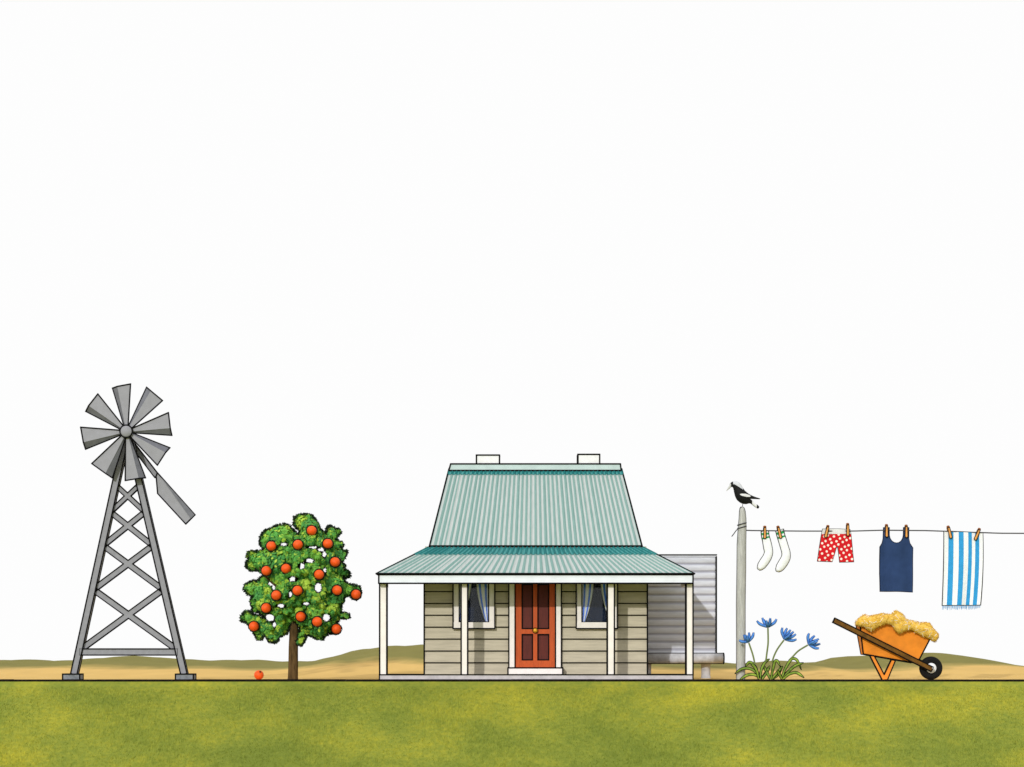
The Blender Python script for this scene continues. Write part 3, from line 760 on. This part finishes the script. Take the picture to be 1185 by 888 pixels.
# ------------------------------------------------------------------ clothesline
LY = 0.5
pc = P(857, 787, LY)
mb = MB()
ppts = [P(857, 788, LY), P(857, 780, LY), P(857.3, 740, LY), P(857.2, 700, LY), P(857.8, 660, LY), P(858, 630, LY), P(858.8, 610, LY), P(859.2, 600, LY), P(859, 592, LY), P(858.8, 588.6, LY), P(858.7, 587, LY)]
mb.tube(ppts, [r / S for r in (5.0, 4.9, 5.1, 5.2, 5.2, 5.1, 4.6, 4.0, 3.4, 2.6, 1.4)], 'pole', 18)
pw = [r / S for r in (5.0, 4.9, 5.1, 5.2, 5.2, 5.1, 4.6, 4.0, 3.4, 2.6, 1.4)]
for s_ in (-1, 1): mb.line([p + Vector((s_ * w_ * .99, -.01, 0)) for p, w_ in zip(ppts, pw)], .010, 'wire')      # dark strips added as the pole's outline
tag(mb.build('clothesline_pole', at=pc), 'weathered grey wooden pole the clothesline is tied to with the magpie on top', 'pole')
def line_row(px): return interp([(863, 614.1), (930, 614.8), (984, 614.8), (1023, 613.8), (1070, 614.2), (1092, 614.9), (1137, 616.6), (1158, 617.3), (1300, 618)], px)
mb = MB()
mb.tube([P(863.2, 613.9, LY)] + [P(x, line_row(x), LY) for x in range(870, 1301, 10)], .017, 'wire', 6)
for r0, ph in ((606.6, 0), (610.6, .3)):
    loop = []
    for i in range(25):
        a = 2 * PI * i / 24; c = P(858.5, r0, LY)
        loop.append(c + Vector((.108 * math.cos(a), .108 * math.sin(a), .03 * math.cos(a))))
    mb.tube(loop, .014, 'wire', 6)
mb.tube(smooth_path([P(854, 612.5, LY - .1), P(852, 614, LY - .1), P(849.5, 617.5, LY - .06), P(846.8, 621, LY)], 4), .013, 'wire', 6)
tag(mb.build('clothesline', at=pc), 'thin dark clothesline tied round the pole and hung with washing', 'clothesline')

# pegs
def peg_mesh():
    mb = MB(); w, d, h = .034, .022, .215
    for s_ in (-1, 1):                        # two prongs astride the line
        y0, y1 = s_ * .024, s_ * (.024 + d)
        c = [(-w, y0, -h + .02), (w, y0, -h + .02), (w * .7, y0, -h), (-w * .7, y0, -h)]
        f = [Vector((-w * .75, 0, .05)), Vector((w * .75, 0, .05)), Vector((w, 0, -h + .03)), Vector((w * .6, 0, -h)), Vector((-w * .6, 0, -h)), Vector((-w, 0, -h + .03))]
        A = [v + Vector((0, y0 - .02 * s_ if v.z > 0 else y0, 0)) for v in f]; B = [v + Vector((0, y1, 0)) for v in f]
        if s_ > 0: A, B = A, B
        mb.add(A + B, [tuple(range(6)), tuple(range(11, 5, -1))] + [(i, i + 6, (i + 1) % 6 + 6, (i + 1) % 6) for i in range(6)], 'peg')
        mb.line(B, .0085, 'ink', True)
    mb.lathe([(.02, .03), (.026, .045), (.036, .055), (.04, .075), (.034, .095), (.001, .105)], 'pegtop', (0, 0, 0), 'z', 12)
    return mb
PEGS = [((885, 609.3), (884.8, 625), 'wooden peg holding the left white sock'), ((900.1, 609.3), (903.6, 624.3), 'tilted wooden peg holding the right white sock'),
        ((958.2, 608.5), (954.6, 623.4), 'tilted wooden peg on the left end of the red shorts'), ((980.9, 606.2), (980.8, 621.5), 'upright wooden peg on the right end of the red shorts'),
        ((1025.8, 607.4), (1025.8, 623.2), 'wooden peg on the left strap of the navy singlet'), ((1048.6, 608), (1048.6, 623.2), 'wooden peg on the right strap of the navy singlet'),
        ((1097, 609.2), (1100.2, 623.4), 'wooden peg tilted right on the left corner of the striped towel'), ((1133.5, 612), (1127.8, 625.2), 'wooden peg tilted left on the right corner of the striped towel')]
peg0 = None
for a, b, lb in PEGS:
    pa, pb = P(*a, LY), P(*b, LY)
    if peg0 is None: peg0 = peg_mesh().build('clothes_peg'); o = peg0
    else: o = peg0.copy(); COL.objects.link(o)
    px = (a[0] + b[0]) / 2
    d = (pa - pb); o.location = pa - d.normalized() * .085
    o.rotation_euler = (0, math.atan2(d.x, d.z), 0)
    tag(o, lb, 'peg', 'wooden clothes pegs on the line')

def tri_cloth(mb, poly, Y, thick, m, hem=None, hr=.012, wave=None, step=.06):
    """Cloth cut to an outline, cut fine enough to ripple, with a front, a back and a hem."""
    bm = bmesh.new(); f = [P(x, y, Y) for x, y in poly]
    bm.faces.new([bm.verts.new(v) for v in f])
    x0, x1 = min(v.x for v in f), max(v.x for v in f); z0, z1 = min(v.z for v in f), max(v.z for v in f)
    for ax, lo, hi in ((0, x0, x1), (2, z0, z1)):
        n = int((hi - lo) / step)
        for i in range(1, n + 1):
            co = Vector((0, 0, 0)); no = Vector((0, 0, 0)); co[ax] = lo + (hi - lo) * i / (n + 1) + .0007; no[ax] = 1
            bmesh.ops.bisect_plane(bm, geom=bm.verts[:] + bm.edges[:] + bm.faces[:], plane_co=co, plane_no=no, dist=1e-5)
    wave = wave or (lambda x, z: 0)
    bm.verts.index_update(); bm.faces.ensure_lookup_table(); bm.normal_update()
    vs = [v.co + Vector((0, wave(v.co.x, v.co.z), 0)) for v in bm.verts]
    fs = [tuple(v.index for v in fc.verts) for fc in bm.faces]
    if bm.faces[0].normal.y > 0: fs = [q[::-1] for q in fs]
    n = len(vs)
    rim = [(e.verts[0].index, e.verts[1].index) for e in bm.edges if len(e.link_faces) == 1]
    bm.free()
    mb.add([v + Vector((0, -thick / 2, 0)) for v in vs] + [v + Vector((0, thick / 2, 0)) for v in vs],
           fs + [tuple(i + n for i in q[::-1]) for q in fs] + [(a, b, b + n, a + n) for a, b in rim], m, False)
    if hem:
        for (x0_, y0_), (x1_, y1_) in zip(poly, poly[1:] + poly[:1]):
            A, B = P(x0_, y0_, Y), P(x1_, y1_, Y); k = max(1, int((B - A).length / .08))
            pts = [A.lerp(B, i / k) for i in range(k + 1)]
            mb.line([p + Vector((0, wave(p.x, p.z), 0)) for p in pts], hr, hem)
# socks: flattened tubes along a bent centre line
def sock(cent, label):
    pts = [P(820 + x / 6.342, 540 + y / 6.342, LY) for x, y, w in cent]; ws = [w / 6.342 / 48 / 2 * 1.01 for _, _, w in cent]
    path = smooth_path(pts, 5); w = list(np.interp(np.linspace(0, len(pts) - 1, len(path)), range(len(pts)), ws))
    mb = MB(); n = 16
    def ringv(i):
        t = (path[min(i + 1, len(path) - 1)] - path[max(i - 1, 0)]).normalized(); a = t.cross(Vector((0, 1, 0))).normalized()
        return [path[i] + a * math.cos(q) * w[i] + Vector((0, 1, 0)) * math.sin(q) * min(w[i], .014 + .05 * max(0, min(1, (i / len(path) - .15) * 3))) for q in [2 * PI * j / n for j in range(n)]]
    rings = [ringv(i) for i in range(len(path))]
    L_ = 0
    for i in range(len(path) - 1):
        L_ = i / (len(path) - 1)
        m = 'sockgreen' if .035 < L_ < .085 or .125 < L_ < .175 else 'sock'
        mb.add(rings[i] + rings[i + 1], [(j, (j + 1) % n, (j + 1) % n + n, j + n) for j in range(n)], m, True)
    mb.add(rings[-1], [tuple(range(n))], 'sock'); mb.add(rings[0], [tuple(range(n))[::-1]], 'sock')
    loop = [r[0] for r in rings] + [r[n // 2] for r in rings[::-1]]
    mb.line(loop, .011, 'hem', True)
    return tag(mb.build('sock', at=pts[0]), label, 'sock', 'white socks on the line')
sock([(413, 476, 56), (416, 510, 56), (425, 545, 58), (434, 590, 62), (440, 630, 60), (430, 665, 62), (408, 700, 64), (388, 728, 58), (374, 748, 38), (368, 757, 16)], 'white sock with green bands, the one nearer the pole')
sock([(521, 466, 60), (530, 505, 58), (541, 540, 58), (556, 590, 58), (568, 635, 60), (566, 670, 64), (548, 705, 66), (526, 738, 60), (512, 760, 42), (508, 772, 18)], 'white sock with green bands, the one nearer the red shorts')
# spotted shorts
ZS = (930, 590, 8.07)
wv = lambda x, z: .02 * math.sin(x * 14) + .012 * math.sin(z * 9 + x * 6)
mb = MB(); tri_cloth(mb, zoomed([(168, 228), (440, 225), (450, 330), (466, 486), (335, 490), (326, 400), (318, 350), (305, 350), (290, 400), (265, 485), (130, 480), (148, 340)], *ZS), LY, .03, 'dots', 'hem', .013, wv)
sh = mb.build('shorts', at=P(967, 615, LY)); tag(sh, 'red shorts with white polka dots and a white waistband', 'shorts')
mb = MB(); tri_cloth(mb, zoomed([(176, 182), (250, 180), (330, 181), (434, 186), (440, 226), (168, 229)], *ZS), LY, .034, 'elastic', 'hem', .011, wv); mb.build('waistband', sh)
# navy singlet
mb = MB()
arc = [(800, 240), (806, 268), (820, 292), (840, 308), (865, 314), (890, 308), (912, 290), (926, 265), (932, 240)]
tri_cloth(mb, zoomed([(750, 168), (800, 168)] + arc + [(935, 168), (985, 168), (983, 270), (992, 312), (1020, 357), (1019, 560), (1018, 768), (860, 762), (713, 762), (708, 600), (712, 350), (735, 312), (745, 270)], *ZS), LY, .03, 'navy', 'navyhem', .013,
          lambda x, z: .045 * math.sin(x * 11 + .6 * z) + .01 * math.sin(z * 7))
tag(mb.build('singlet', at=P(1037, 614, LY)), 'plain navy blue singlet hanging by its straps', 'singlet')
# striped towel
ZW = (1060, 590, 6.83)
TL, TR, BL, BR = [P(*zoomed([q], *ZW)[0], LY) for q in ((221, 172), (528, 183), (209, 756), (508, 754))]
ML, MR = P(*zoomed([(217, 420)], *ZW)[0], LY), P(*zoomed([(524, 400)], *ZW)[0], LY)
edges = [0, .125, .25, .375, .5, .62, .705, .80, .905, 1.0]
def towel_pt(u, v, dy=0):
    bow = 4 * v * (1 - v)
    l = TL.lerp(BL, v) ; r = TR.lerp(BR, v); l.x += bow * .01; r.x += bow * .03
    p = l.lerp(r, u); p.y += .03 * math.sin(u * 9 + v * 1.5) * (.4 + .6 * v) + .012 * math.sin(u * 23) * v + dy
    return p
mb = MB()
stops = [0, .115, .245, .375, .50, .62, .715, .80, .905, 1]
us = []
for i, (a, b) in enumerate(zip(stops, stops[1:])):
    for k in range(4): us.append((a + (b - a) * k / 4, i))
us.append((1.0, 8))
nv = 24
for i in range(len(us) - 1):
    m = 'towel_blue' if us[i][1] % 2 == 1 else 'towel_white'
    for dy in (-.012, .012):
        vs = [towel_pt(us[i + s_][0], j / nv, dy) for j in range(nv + 1) for s_ in (0, 1)]
        mb.add(vs, [(2 * j, 2 * j + 1, 2 * j + 3, 2 * j + 2) if dy > 0 else (2 * j + 2, 2 * j + 3, 2 * j + 1, 2 * j) for j in range(nv)], m, True)
mb.line([towel_pt(u, 0) for u, _ in us], .011, 'hem')
mb.line([towel_pt(0, j / nv) for j in range(nv + 1)], .012, 'hem'); mb.line([towel_pt(1, j / nv) for j in range(nv + 1)], .012, 'hem'); mb.line([towel_pt(u, 1) for u, _ in us], .012, 'hem')
tw_ = mb.build('towel', at=TL.lerp(TR, .5)); tag(tw_, 'white beach towel with wide blue stripes and a fringe', 'towel')
mb = MB()
for i in range(46):
    u = (i + .5) / 46; a = towel_pt(u, 1); mb.tube([a, a + Vector((random.uniform(-.012, .012), random.uniform(-.01, .01), -random.uniform(.07, .12)))], [.007, .004], 'towel_blue', 5)
mb.build('fringe', tw_)

# ------------------------------------------------------------------ magpie
def bp(x, y, Y=LY): return P(820 + x / 6.342, 540 + y / 6.342, Y)
u_ = 1 / 6.342 / 48
mb = MB()
body = [(158, 140, 11), (172, 134, 20), (188, 134, 29), (203, 142, 33), (214, 158, 34), (222, 178, 38), (232, 200, 43), (244, 222, 44), (260, 240, 38), (278, 250, 29), (296, 254, 20), (312, 260, 14), (330, 274, 13), (348, 288, 13), (362, 299, 11), (369, 304, 7)]
path = smooth_path([bp(x, y) for x, y, r in body], 4); rr = list(np.interp(np.linspace(0, len(body) - 1, len(path)), range(len(body)), [r * u_ for _, _, r in body]))
mb.tube(path, rr, 'bird_black', 16)
mb.tube([bp(166, 136), bp(152, 154), bp(140, 168), bp(130, 180)], [11 * u_, 8.5 * u_, 5.5 * u_, 2.5 * u_], 'bird_black', 10)
for s_ in (-1, 1):     # folded wings along the flanks, tips crossing over the rump
    wp = [(222, 168, .045), (240, 186, .085), (262, 205, .095), (290, 219, .085), (320, 227, .06), (350, 233, .035), (378, 238, .012)]
    wpath = smooth_path([bp(x, y, LY + s_ * w) for x, y, w in wp], 4)
    wr_ = list(np.interp(np.linspace(0, 6, len(wpath)), range(7), [14 * u_, 24 * u_, 26 * u_, 20 * u_, 13 * u_, 8 * u_, 4 * u_]))
    mb.tube(wpath, wr_, 'bird_black', 10, True, .45)
bird = mb.build('magpie', at=bp(252, 290))
md = bird.modifiers.new('fuse', 'REMESH'); md.mode = 'VOXEL'; md.voxel_size = .0075; md.use_smooth_shade = True
sm = bird.modifiers.new('soften', 'SMOOTH'); sm.iterations = 3
dg = bpy.context.evaluated_depsgraph_get(); ev = bird.evaluated_get(dg); me = bpy.data.meshes.new_from_object(ev); bird.modifiers.clear()
bird.data = me; me.materials.clear()
for m in ('bird_black', 'bird_white', 'bird_bill', 'bird_nape'): me.materials.append(M[m])
k = (D + LY) / D; loc = bird.location
mi = []
for p in me.polygons:
    c = p.center + loc
    X = (592.5 + c.x / k * S - 820) * 6.342; Yp = (787 - ((c.z - HC) / k + HC) * S - 540) * 6.342
    m = 0
    if X < 163 and Yp > 128 + (163 - X) * .2: m = 2
    elif X < 160: m = 2
    nape = (X - 170) * .80 + 112            # line from the crown to the nape
    if X > 178 and X < 250 and Yp < 134 + max(0, X - 190) * .62 and Yp < 170: m = 3
    if ((X - 266) / 40) ** 2 + ((Yp - 214 - (X - 266) * .16) / 10) ** 2 < 1 and abs(c.y - LY) > .05: m = 1
    if 318 < X < 352 and Yp > 250 and Yp < 288 + (X - 330) * .8 : m = 1
    mi.append(m)
me.polygons.foreach_set('material_index', mi); me.polygons.foreach_set('use_smooth', [True] * len(mi))
tag(bird, 'black and white magpie perched on top of the clothesline pole', 'bird')
for s_ in (-1, 1):
    mb = MB()
    mb.tube([bp(253, 262, LY + s_ * .03), bp(250, 280, LY + s_ * .03), bp(247, 297, LY + s_ * .028)], .008, 'bird_leg', 7)
    for a in (-.035, 0, .03): mb.tube([bp(247, 296, LY + s_ * .028), bp(232, 300, LY + s_ * .028 + a)], .006, 'bird_leg', 6)
    mb.build('leg', bird)
for s_ in (-1, 1):
    mb = MB(); mb.sphere(bp(181, 130, LY + s_ * .072), .0095, 'bird_leg', 10, 6); mb.build('eye', bird)

# ------------------------------------------------------------------ agapanthus clump
FYB = .12
fl = thing('flower_clump', 'clump of blue agapanthus flowers with arching strap leaves at the foot of the pole', 'plant', P(893, 787, FYB))
def fz(x, y, Y=FYB): return P(835 + x / 8.07, 690 + y / 8.07, Y)
leaves = [((352, 772), (335, 748), (290, 732), (230, 742), (160, 790)), ((352, 770), (325, 715), (265, 678), (190, 680), (125, 725)), ((350, 760), (325, 680), (290, 630), (255, 620), (222, 660)),
          ((360, 768), (368, 700), (392, 640), (418, 608), (448, 588)), ((455, 775), (432, 728), (412, 690), (398, 650)), ((460, 775), (475, 705), (485, 660), (497, 612), (520, 605), (548, 658)),
          ((468, 775), (510, 725), (545, 685), (570, 655)), ((562, 772), (585, 700), (625, 625), (660, 585), (705, 600), (745, 688)), ((572, 770), (625, 705), (690, 650), (765, 622)),
          ((578, 772), (630, 730), (700, 715), (770, 762)), ((562, 772), (540, 730), (520, 690)), ((380, 772), (420, 715), (440, 670)), ((365, 770), (400, 735), (430, 690), (450, 652)), ((475, 775), (520, 740), (545, 700), (555, 655)), ((345, 768), (330, 700), (300, 650), (275, 640)), ((555, 770), (590, 735), (640, 690), (690, 640))]
for i, lf in enumerate(leaves):
    dy = random.uniform(-.25, .30) if i else 0
    q = smooth_path([fz(x, y, FYB + dy * (j / (len(lf) - 1))) for j, (x, y) in enumerate(lf)], 6)
    n = len(q); mb = MB()
    w = [(.030 * min(1, .75 + .6 * t) * (1 if t < .8 else max(.12, 1 - (t - .8) / .2 * .85))) for t in [j / (n - 1) for j in range(n)]]
    mb.tube(q, w, 'strap', 8, True, .35)
    for s_ in (-1, 1):
        ed = []
        for j in range(n):
            t_ = (q[min(j + 1, n - 1)] - q[max(j - 1, 0)]).normalized(); a = t_.cross(Vector((0, 1, 0))).normalized(); ed.append(q[j] + a * w[j] * s_)
        mb.line(ed, .0075)
    mb.build('leaf', fl)
flowers = [([(312, 640), (300, 580), (285, 525), (255, 438)], (248, 428), [(165, 412), (208, 362), (256, 340), (300, 340)]),
           ([(412, 620), (425, 520), (435, 430), (433, 298)], (433, 288), [(330, 232), (380, 203), (455, 206), (513, 215)]),
           ([(472, 620), (490, 560), (525, 490), (582, 412)], (588, 402), [(568, 295), (612, 300), (645, 315), (672, 332), (694, 356), (700, 404)]),
           ([(630, 600), (665, 565), (720, 510), (805, 458)], (815, 450), [(818, 348), (870, 370), (908, 400), (922, 446), (910, 488)])]
for st_, c, tips in flowers:
    mb = MB(); mb.tube(smooth_path([fz(x, y, FYB + .05) for x, y in st_], 6), .021, 'stalk', 8); sk = mb.build('flower_stalk', fl)
    mb = MB(); base = fz(*c, FYB + .05); axis = (sum((fz(*t_, FYB + .05) for t_ in tips), Vector()) / len(tips) - base)
    allp = [(fz(*t_, FYB + .05 + (.03 if i % 2 else -.03)), 1) for i, t_ in enumerate(tips)]
    for i in range(4): # the umbel is round: petals towards and away from us too
        s_ = -1 if i % 2 else 1
        allp.append((base + axis * random.uniform(.7, 1.0) + Vector((random.uniform(-.06, .06), s_ * random.uniform(.12, .2), 0)), 0))
    for tip, main in allp:
        mid = base.lerp(tip, .55) + (tip - base - (tip - base).project(axis)) * .16 - axis * .05
        q = smooth_path([base, mid, tip], 5); n = len(q)
        pr = [.016 + .015 * math.sin(PI * min(1, .1 + .95 * j / (n - 1))) for j in range(n)]
        mb.tube(q, pr, 'petal', 8, True, .8)
        for s_ in (-1, 1):
            ed = []
            for j in range(n):
                t_ = (q[min(j + 1, n - 1)] - q[max(j - 1, 0)]).normalized(); a = t_.cross(Vector((0, 1, 0))).normalized(); ed.append(q[j] + a * pr[j] * s_)
            mb.line(ed, .006, 'petal_edge')
    mb.build('flower_head', sk)

# ------------------------------------------------------------------ wheelbarrow
ZC = (945, 695, 6.97); BY = .15
wb = thing('wheelbarrow', 'orange wheelbarrow with brown wooden handles heaped with straw below the washing', 'wheelbarrow', P(1030, 787, BY))
def cz(x, y, Y=BY): return P(945 + x / 6.97, 695 + y / 6.97, Y)
mb = MB()
side = [(350, 172), (610, 178), (920, 300), (838, 472), (790, 503), (385, 432), (362, 280)]
YB = BY + .62
f = [cz(*p) for p in side]; n = len(f)
ins = [0, 0, 0, .12, .15, .15, .06]
F_ = [v + Vector((0, ins[i], 0)) for i, v in enumerate(f)]; B_ = [v + Vector((0, .62 - ins[i], 0)) for i, v in enumerate(f)]
mb.add(F_ + B_, [tuple(range(n)), tuple(range(2 * n - 1, n - 1, -1))] + [(i + n, (i + 1) % n + n, (i + 1) % n, i) for i in range(n) if i not in (0, 1)], 'barrow')
g = [v.lerp(sum(F_, Vector()) / n, .06) + Vector((0, .03, 0)) for v in F_]
mb.line(F_, .016, 'ink', True); mb.line(B_, .016, 'ink', True)
mb.line([F_[0], B_[0]], .016); mb.line([F_[2], B_[2]], .016)
mb.build('tray', wb)
for y0 in (BY - .04, BY + .62):
    mb = MB(); d0 = 0
    a, b = cz(138, 160, y0), cz(938, 556, y0)
    b.y += .10 if y0 < BY + .3 else -.10; a.y += 0
    m_ = a.lerp(b, .5)
    t_ = (b - a).normalized(); up = t_.cross(Vector((0, 1, 0))).normalized() * .058; dp = Vector((0, .035, 0))
    c = [a + up - dp, a - up - dp, a - up + dp, a + up + dp, b + up - dp, b - up - dp, b - up + dp, b + up + dp]
    mb.add(c, [(0, 1, 2, 3), (7, 6, 5, 4), (0, 4, 5, 1), (1, 5, 6, 2), (2, 6, 7, 3), (3, 7, 4, 0)], 'handle')
    for i, j in ((0, 1), (1, 2), (2, 3), (3, 0), (4, 5), (5, 6), (6, 7), (7, 4), (0, 4), (1, 5), (2, 6), (3, 7)): mb.line([c[i], c[j]], .013)
    mb.build('handle', wb)
for y0 in (BY + .1, BY + .46):
    mb = MB()
    mb.prism([(945 + x / 6.97, 695 + y / 6.97) for x, y in ((428, 442), (465, 448), (545, 598), (603, 478), (636, 484), (572, 640), (530, 643))], y0, y0 + .05, 'barrow', .014); mb.build('leg', wb)
wc = cz(921, 560, BY + .27); wc.z = 95 / 6.97 / 48 + 0.0
ro = 95 / 6.97 / 48
mb = MB(); ti = ro * .44
mb.lathe([(ti, -.06)] + [((ro + ti) / 2 + (ro - ti) / 2 * math.sin(q), -.085 * math.cos(q)) for q in [PI * (i / 12) for i in range(13)]] + [(ti, .06)], 'tyre', wc, 'y', 40)
# the profile above bulges to the tread
wheel = mb.build('wheel', wb)
mb = MB(); mb.lathe([(.03, -.07), (ti * .55, -.065), (ti * .62, -.05), (ti * .98, -.06), (ti * 1.02, -.045), (ti * 1.02, .045), (ti * .98, .06), (ti * .6, .05), (.03, .07)], 'rim', wc, 'y', 32); mb.build('rim', wheel)
mb = MB(); mb.tube([wc + Vector((0, -.26, 0)), wc + Vector((0, .26, 0))], .025, 'galv', 10); mb.build('axle', wheel)
# straw heap in the tray
hp = zoomed([(310, 185), (345, 145), (380, 120), (430, 128), (530, 108), (600, 115), (640, 82), (668, 100), (700, 118), (715, 152), (820, 180), (910, 182), (940, 230), (985, 280), (975, 310), (950, 335), (920, 312), (870, 292), (835, 278), (770, 238), (720, 243), (662, 270), (630, 240), (610, 200), (570, 186), (500, 212), (440, 250), (400, 225), (380, 210), (320, 200)], *ZC)
HP = np.array(hp); OPs = OP
OP = HP
gx, gy = np.meshgrid(np.arange(988, 1088, .8), np.arange(705, 745, .8)); gx = gx.ravel(); gy = gy.ravel()
ok = inside(gx, gy); gx, gy = gx[ok], gy[ok]; gd = dist(gx, gy)
order = np.argsort(-gd + rng.uniform(-1, 1, len(gd)))
lumps = []
for i in order:
    r = min(gd[i] + .5, 6.5)
    if r < 1.2: continue
    if all((gx[i] - q[0]) ** 2 + (gy[i] - q[1]) ** 2 > (.55 * max(q[2], r)) ** 2 for q in lumps): lumps.append((gx[i], gy[i], r))
mb = MB()
for x, y, r in lumps:
    R = r / S
    for Yl in np.arange(BY - .10, BY + .66, max(.09, R * .9)):
        # outline dips towards the near lip only at the front; further back the heap is full
        c = P(x, y, float(Yl)); mb.sphere(c, R * random.uniform(.85, 1.0), 'straw', 8, 6)
core = [cz(400, 170), cz(620, 160), cz(900, 250), cz(880, 330), cz(390, 250)]
mb.add([v + Vector((0, .17, 0)) for v in core] + [v + Vector((0, .45, 0)) for v in core], [(0, 4, 3, 2, 1), (5, 6, 7, 8, 9)] + [(i, (i + 1) % 5, (i + 1) % 5 + 5, i + 5) for i in range(5)], 'straw')
heap = mb.build('straw_heap', at=P(1035, 730, BY + .3))
rm = heap.modifiers.new('fuse', 'REMESH'); rm.mode = 'VOXEL'; rm.voxel_size = .02; rm.use_smooth_shade = True
sm = heap.modifiers.new('soften', 'SMOOTH'); sm.iterations = 1
dg = bpy.context.evaluated_depsgraph_get(); me = bpy.data.meshes.new_from_object(heap.evaluated_get(dg)); heap.modifiers.clear(); heap.data = me
me.materials.clear()
for m in ('straw', 'straw2', 'straw3', 'hem'): me.materials.append(M[m])
# loose stalks lying over the heap
bm = bmesh.new(); bm.from_mesh(me); bm.faces.ensure_lookup_table(); base_faces = list(bm.faces)
ws_ = [f_.calc_area() for f_ in base_faces]
for f_ in random.choices(base_faces, ws_, k=2600):
    c = f_.calc_center_median(); nrm = f_.normal; a = nrm.cross(Vector((random.gauss(0, 1), random.gauss(0, 1), random.gauss(0, 1)))).normalized()
    a = (a + nrm * random.uniform(-.1, .3)).normalized(); b = nrm.cross(a).normalized(); L_ = random.uniform(.03, .075); w = random.uniform(.004, .008)
    p = c + nrm * .006
    nf = bm.faces.new([bm.verts.new(q) for q in (p - a * L_ - b * w, p - a * L_ + b * w, p + a * L_ + b * w, p + a * L_ - b * w)])
    nf.material_index = random.choice([0, 0, 1, 2, 2, 2])
bm.to_mesh(me); bm.free()
tag(heap, 'lumpy heap of yellow straw piled in the orange wheelbarrow', 'straw')
OP = OPs

# ------------------------------------------------------------------ sky, sun, camera
w = bpy.data.worlds.new('World'); scene.world = w; w.use_nodes = True
nt = w.node_tree; bg = nt.nodes['Background']
EL, AZ = math.radians(21), math.radians(18)           # sun in front of the house, to its left
sky = nt.nodes.new('ShaderNodeTexSky'); sky.sky_type = 'NISHITA'; sky.sun_disc = False; sky.sun_elevation = EL; sky.sun_rotation = PI + AZ
mixn = nt.nodes.new('ShaderNodeMix'); mixn.data_type = 'RGBA'
# a bright sheet of thin white cloud covers almost all of the blue
hz = nt.nodes.new('ShaderNodeVectorMath'); hz.operation = 'SCALE'; hz.inputs['Scale'].default_value = .1
nt.links.new(sky.outputs[0], hz.inputs[0]); nt.links.new(hz.outputs[0], mixn.inputs['A'])
mixn.inputs['B'].default_value = (.985, .985, .985, 1); mixn.inputs['Factor'].default_value = 1.0
nt.links.new(mixn.outputs['Result'], bg.inputs['Color']); bg.inputs['Strength'].default_value = 1.0
sd = bpy.data.lights.new('sun', 'SUN'); sd.energy = 2.0; sd.angle = math.radians(1.2); sd.color = (1, .985, .96)
so = bpy.data.objects.new('sun', sd); COL.objects.link(so)
sp = Vector((-math.sin(AZ) * math.cos(EL), -math.cos(AZ) * math.cos(EL), math.sin(EL)))
so.rotation_euler = (-sp).to_track_quat('-Z', 'Y').to_euler(); so.location = sp * 60

cd = bpy.data.cameras.new('camera'); cam = bpy.data.objects.new('camera', cd); COL.objects.link(cam)
cam.location = (0, -D, HC); cam.rotation_euler = (PI / 2, 0, 0)
cd.sensor_width = 36; cd.lens = 36 * D * S / 1185; cd.shift_y = (763 - 444) / 1185; cd.clip_end = 6000; cd.clip_start = .5
scene.camera = cam
vs_ = scene.view_settings; vs_.view_transform = 'Standard'; vs_.look = 'None'; vs_.exposure = 0; vs_.gamma = 1; vs_.use_curve_mapping = False
scene.cycles.max_bounces = 6
clean_props()
